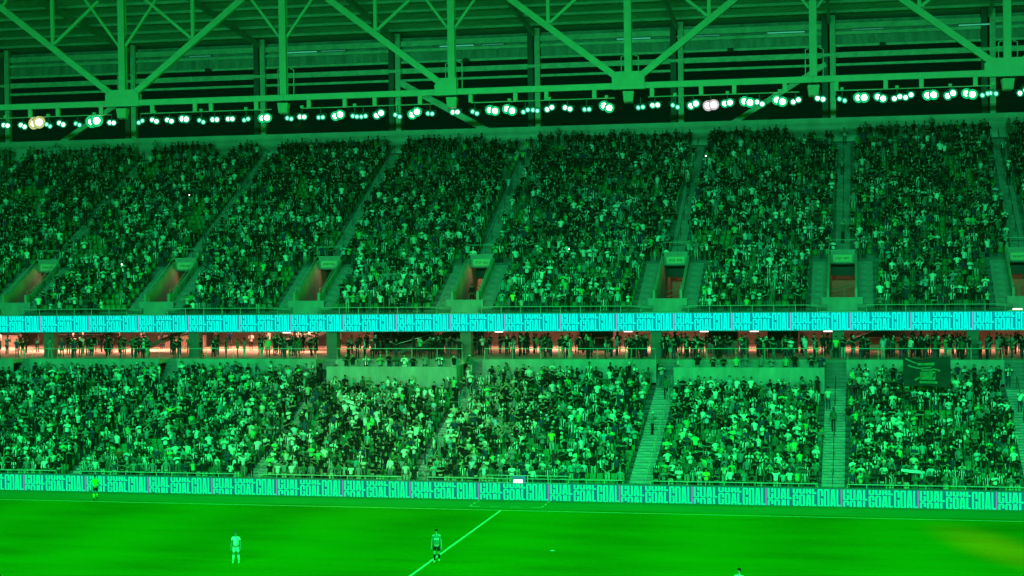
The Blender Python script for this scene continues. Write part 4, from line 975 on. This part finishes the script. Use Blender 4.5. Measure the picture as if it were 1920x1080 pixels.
bx = np.array([(-1, -1, -1), (1, -1, -1), (1, 1, -1), (-1, 1, -1), (-1, -1, 1), (1, -1, 1), (1, 1, 1), (-1, 1, 1)], float)
bf = np.array([(0, 2, 1), (0, 3, 2), (4, 5, 6), (4, 6, 7), (0, 1, 5), (0, 5, 4), (1, 2, 6), (1, 6, 5), (2, 3, 7), (2, 7, 6), (3, 0, 4), (3, 4, 7)], np.int32)
SV = np.concatenate([bx * (.215, .0225, .25) + (0, .0225, .55), bx * (.205, .0325, .19) + (0, -.0675, .55)]); SF = np.concatenate([bf, bf + 8])
pos = np.array([(x, y + .66, z) for (t, k, x, y, z) in empty + occupied if (t, k, x, y, z) not in single_set and k < (LN if t == 'lower' else UN)])
sv = (SV[None] + pos[:, None]).reshape(-1, 3); sf = (SF[None] + (np.arange(len(pos)) * 16)[:, None, None]).reshape(-1, 3)
so = bpy.data.objects.new('seat_rows', mass_mesh('seat_rows', sv, sf, None, SEATM)); C.objects.link(so); stuff(so)

# ---- banner, scarf, screens, phone torches
bn = thing('fan_banner', 'large dark cloth banner with pale green print held up in the right lower block', 'banner', (27.75, 16.25, 6.9))
nu, nv = 18, 12; pts, fs = [], []
def bpt(u, v, off=0.0):
    x = (u - .5) * 3.3; sag = -.32 * math.sin(PI * u) * v ** 2 * (1 + .4 * math.sin(7 * u))
    return (x, .12 * math.sin(5 * u + 2 * v) + .25 * v - off, v * 2.25 + sag + .06 * math.sin(4 * u))
for off in (0, -.02):
    for j in range(nv + 1):
        for i in range(nu + 1): pts.append(bpt(i / nu, j / nv, off))
o2 = (nu + 1) * (nv + 1)
for j in range(nv):
    for i in range(nu):
        a = j * (nu + 1) + i; fs += [(a, a + 1, a + nu + 2, a + nu + 1), (o2 + a, o2 + a + nu + 1, o2 + a + nu + 2, o2 + a + 1)]
MB().poly(pts, fs).build('cloth', CLOTHD, bn, True)
def patch(name, material, quads):
    q = MB()
    for (u0, v0, u1, v1, sl) in quads:
        n_ = 4
        for i in range(n_):
            a, b = u0 + (u1 - u0) * i / n_, u0 + (u1 - u0) * (i + 1) / n_
            f = lambda u: sl * (u - u0)
            q.poly([bpt(a, v0 + f(a), .006), bpt(b, v0 + f(b), .006), bpt(b, v1 + f(b), .006), bpt(a, v1 + f(a), .006)], [(0, 1, 2, 3)])
    return q.build(name, material, bn)
patch('print', BANP, [(.36, .20, .68, .48, .06), (.24, .16, .36, .22, .8), (.34, .08, .72, .16, .02), (.30, .74, .66, .84, -.1), (.38, .52, .62, .58, 0)])
patch('pale_print', BANP2, [(.10, .66, .34, .72, -.3), (.34, .60, .60, .64, .1), (.62, .56, .78, .61, -.35), (.40, .24, .42, .44, 0), (.47, .22, .49, .45, .5), (.38, .09, .44, .14, 0), (.47, .09, .53, .14, 0), (.56, .09, .62, .14, 0), (.64, .09, .70, .14, 0), (.05, .88, .3, .93, -.35)])
sc = thing('scarf', 'white scarf stretched between two fans in the right front row', 'scarf', (25.66, 5.0, 2.35))
MB().bar((0, 0, .05), (.6, -.05, -.03), .03, .17).bar((.6, -.05, -.03), (1.2, 0, -.06), .03, .17).build('cloth', CLOTH, sc).color = (.8, .8, .78, 1)
sm = thing('small_screen', 'small glowing white-blue screen on the rail above the pitchside board', 'screen', (.24, 4.60, 1.20))
MB().box(-.44, .44, .03, .16, -.06, .42).build('case', emit('screen_frame', (0.02, .35, .32), .8), sm); MB().box(-.36, .26, .0, .028, -.04, .18).build('display', emit('screen_glow', (.75, .85, 1.0), 3.0), sm)
lp = thing('ledge_lamp', 'small white lamp on the ledge above the fascia at the right edge', 'lamp', (34.9, 26.25, 11.95))
MB().box(-.55, .55, -.1, .1, 0, .08).build('base', SPEAKM, lp); MB().box(-.35, .35, -.105, .05, .082, .18).build('lens', emit('ledge_glow', (1, .95, .8), 2.5), lp)
for n_, (x, y, z, w) in enumerate([(8.97, 50.29, 25.75, 'high in the upper tier beside the sixth stairway'), (-41.97, 32.28, 16.25, 'low in the upper tier left of the second portal'), (-40.82, 44.88, 22.9, 'halfway up the upper tier left of the second stairway'), (-1.3, 33.93, 17.1, 'above and right of the fourth portal')]):
    ph = thing('phone', f'phone with its white torch lit {w}', 'phone', (x, y - .28, z), 'phones with lit torches')
    MB().box(-.04, .04, 0, .012, -.08, .08).build('body', BLACKM, ph); MB().tube([(0, -.001, .05), (0, -.02, .05)], [.07 if n_ < 2 else .045, .03], 8).build('torch', emit('torch', (1, .97, .9), 6.0), ph)
sp_ = MB().poly([(0, 0, .01), (.25, .02, .015), (.3, .12, .03), (.06, .14, .02), (.12, .06, .06)], [(0, 1, 4), (1, 2, 4), (2, 3, 4), (3, 0, 4)]).build('paper_scrap', LINEM)
sp_.location = (5.9, -13.8, 0); tag(sp_, 'small pale scrap lying on the grass right of the halfway line', 'litter')
# ------------------------------------------------------------------ the thin smoke that hangs in the stadium air
hz = MB().box(-130, 130, -112, 66, -1.2, 47.5).build('haze', None); stuff(hz)
HM = bpy.data.materials.new('haze'); HM.use_nodes = True; nt = HM.node_tree
for n in list(nt.nodes): nt.nodes.remove(n)
ho = nt.nodes.new('ShaderNodeOutputMaterial'); hv = nt.nodes.new('ShaderNodeVolumePrincipled')
hv.inputs['Color'].default_value = (.9, .92, .9, 1); hv.inputs['Density'].default_value = 0.00007; hv.inputs['Anisotropy'].default_value = 0.3
nt.links.new(hv.outputs[0], ho.inputs['Volume']); hz.data.materials.append(HM)
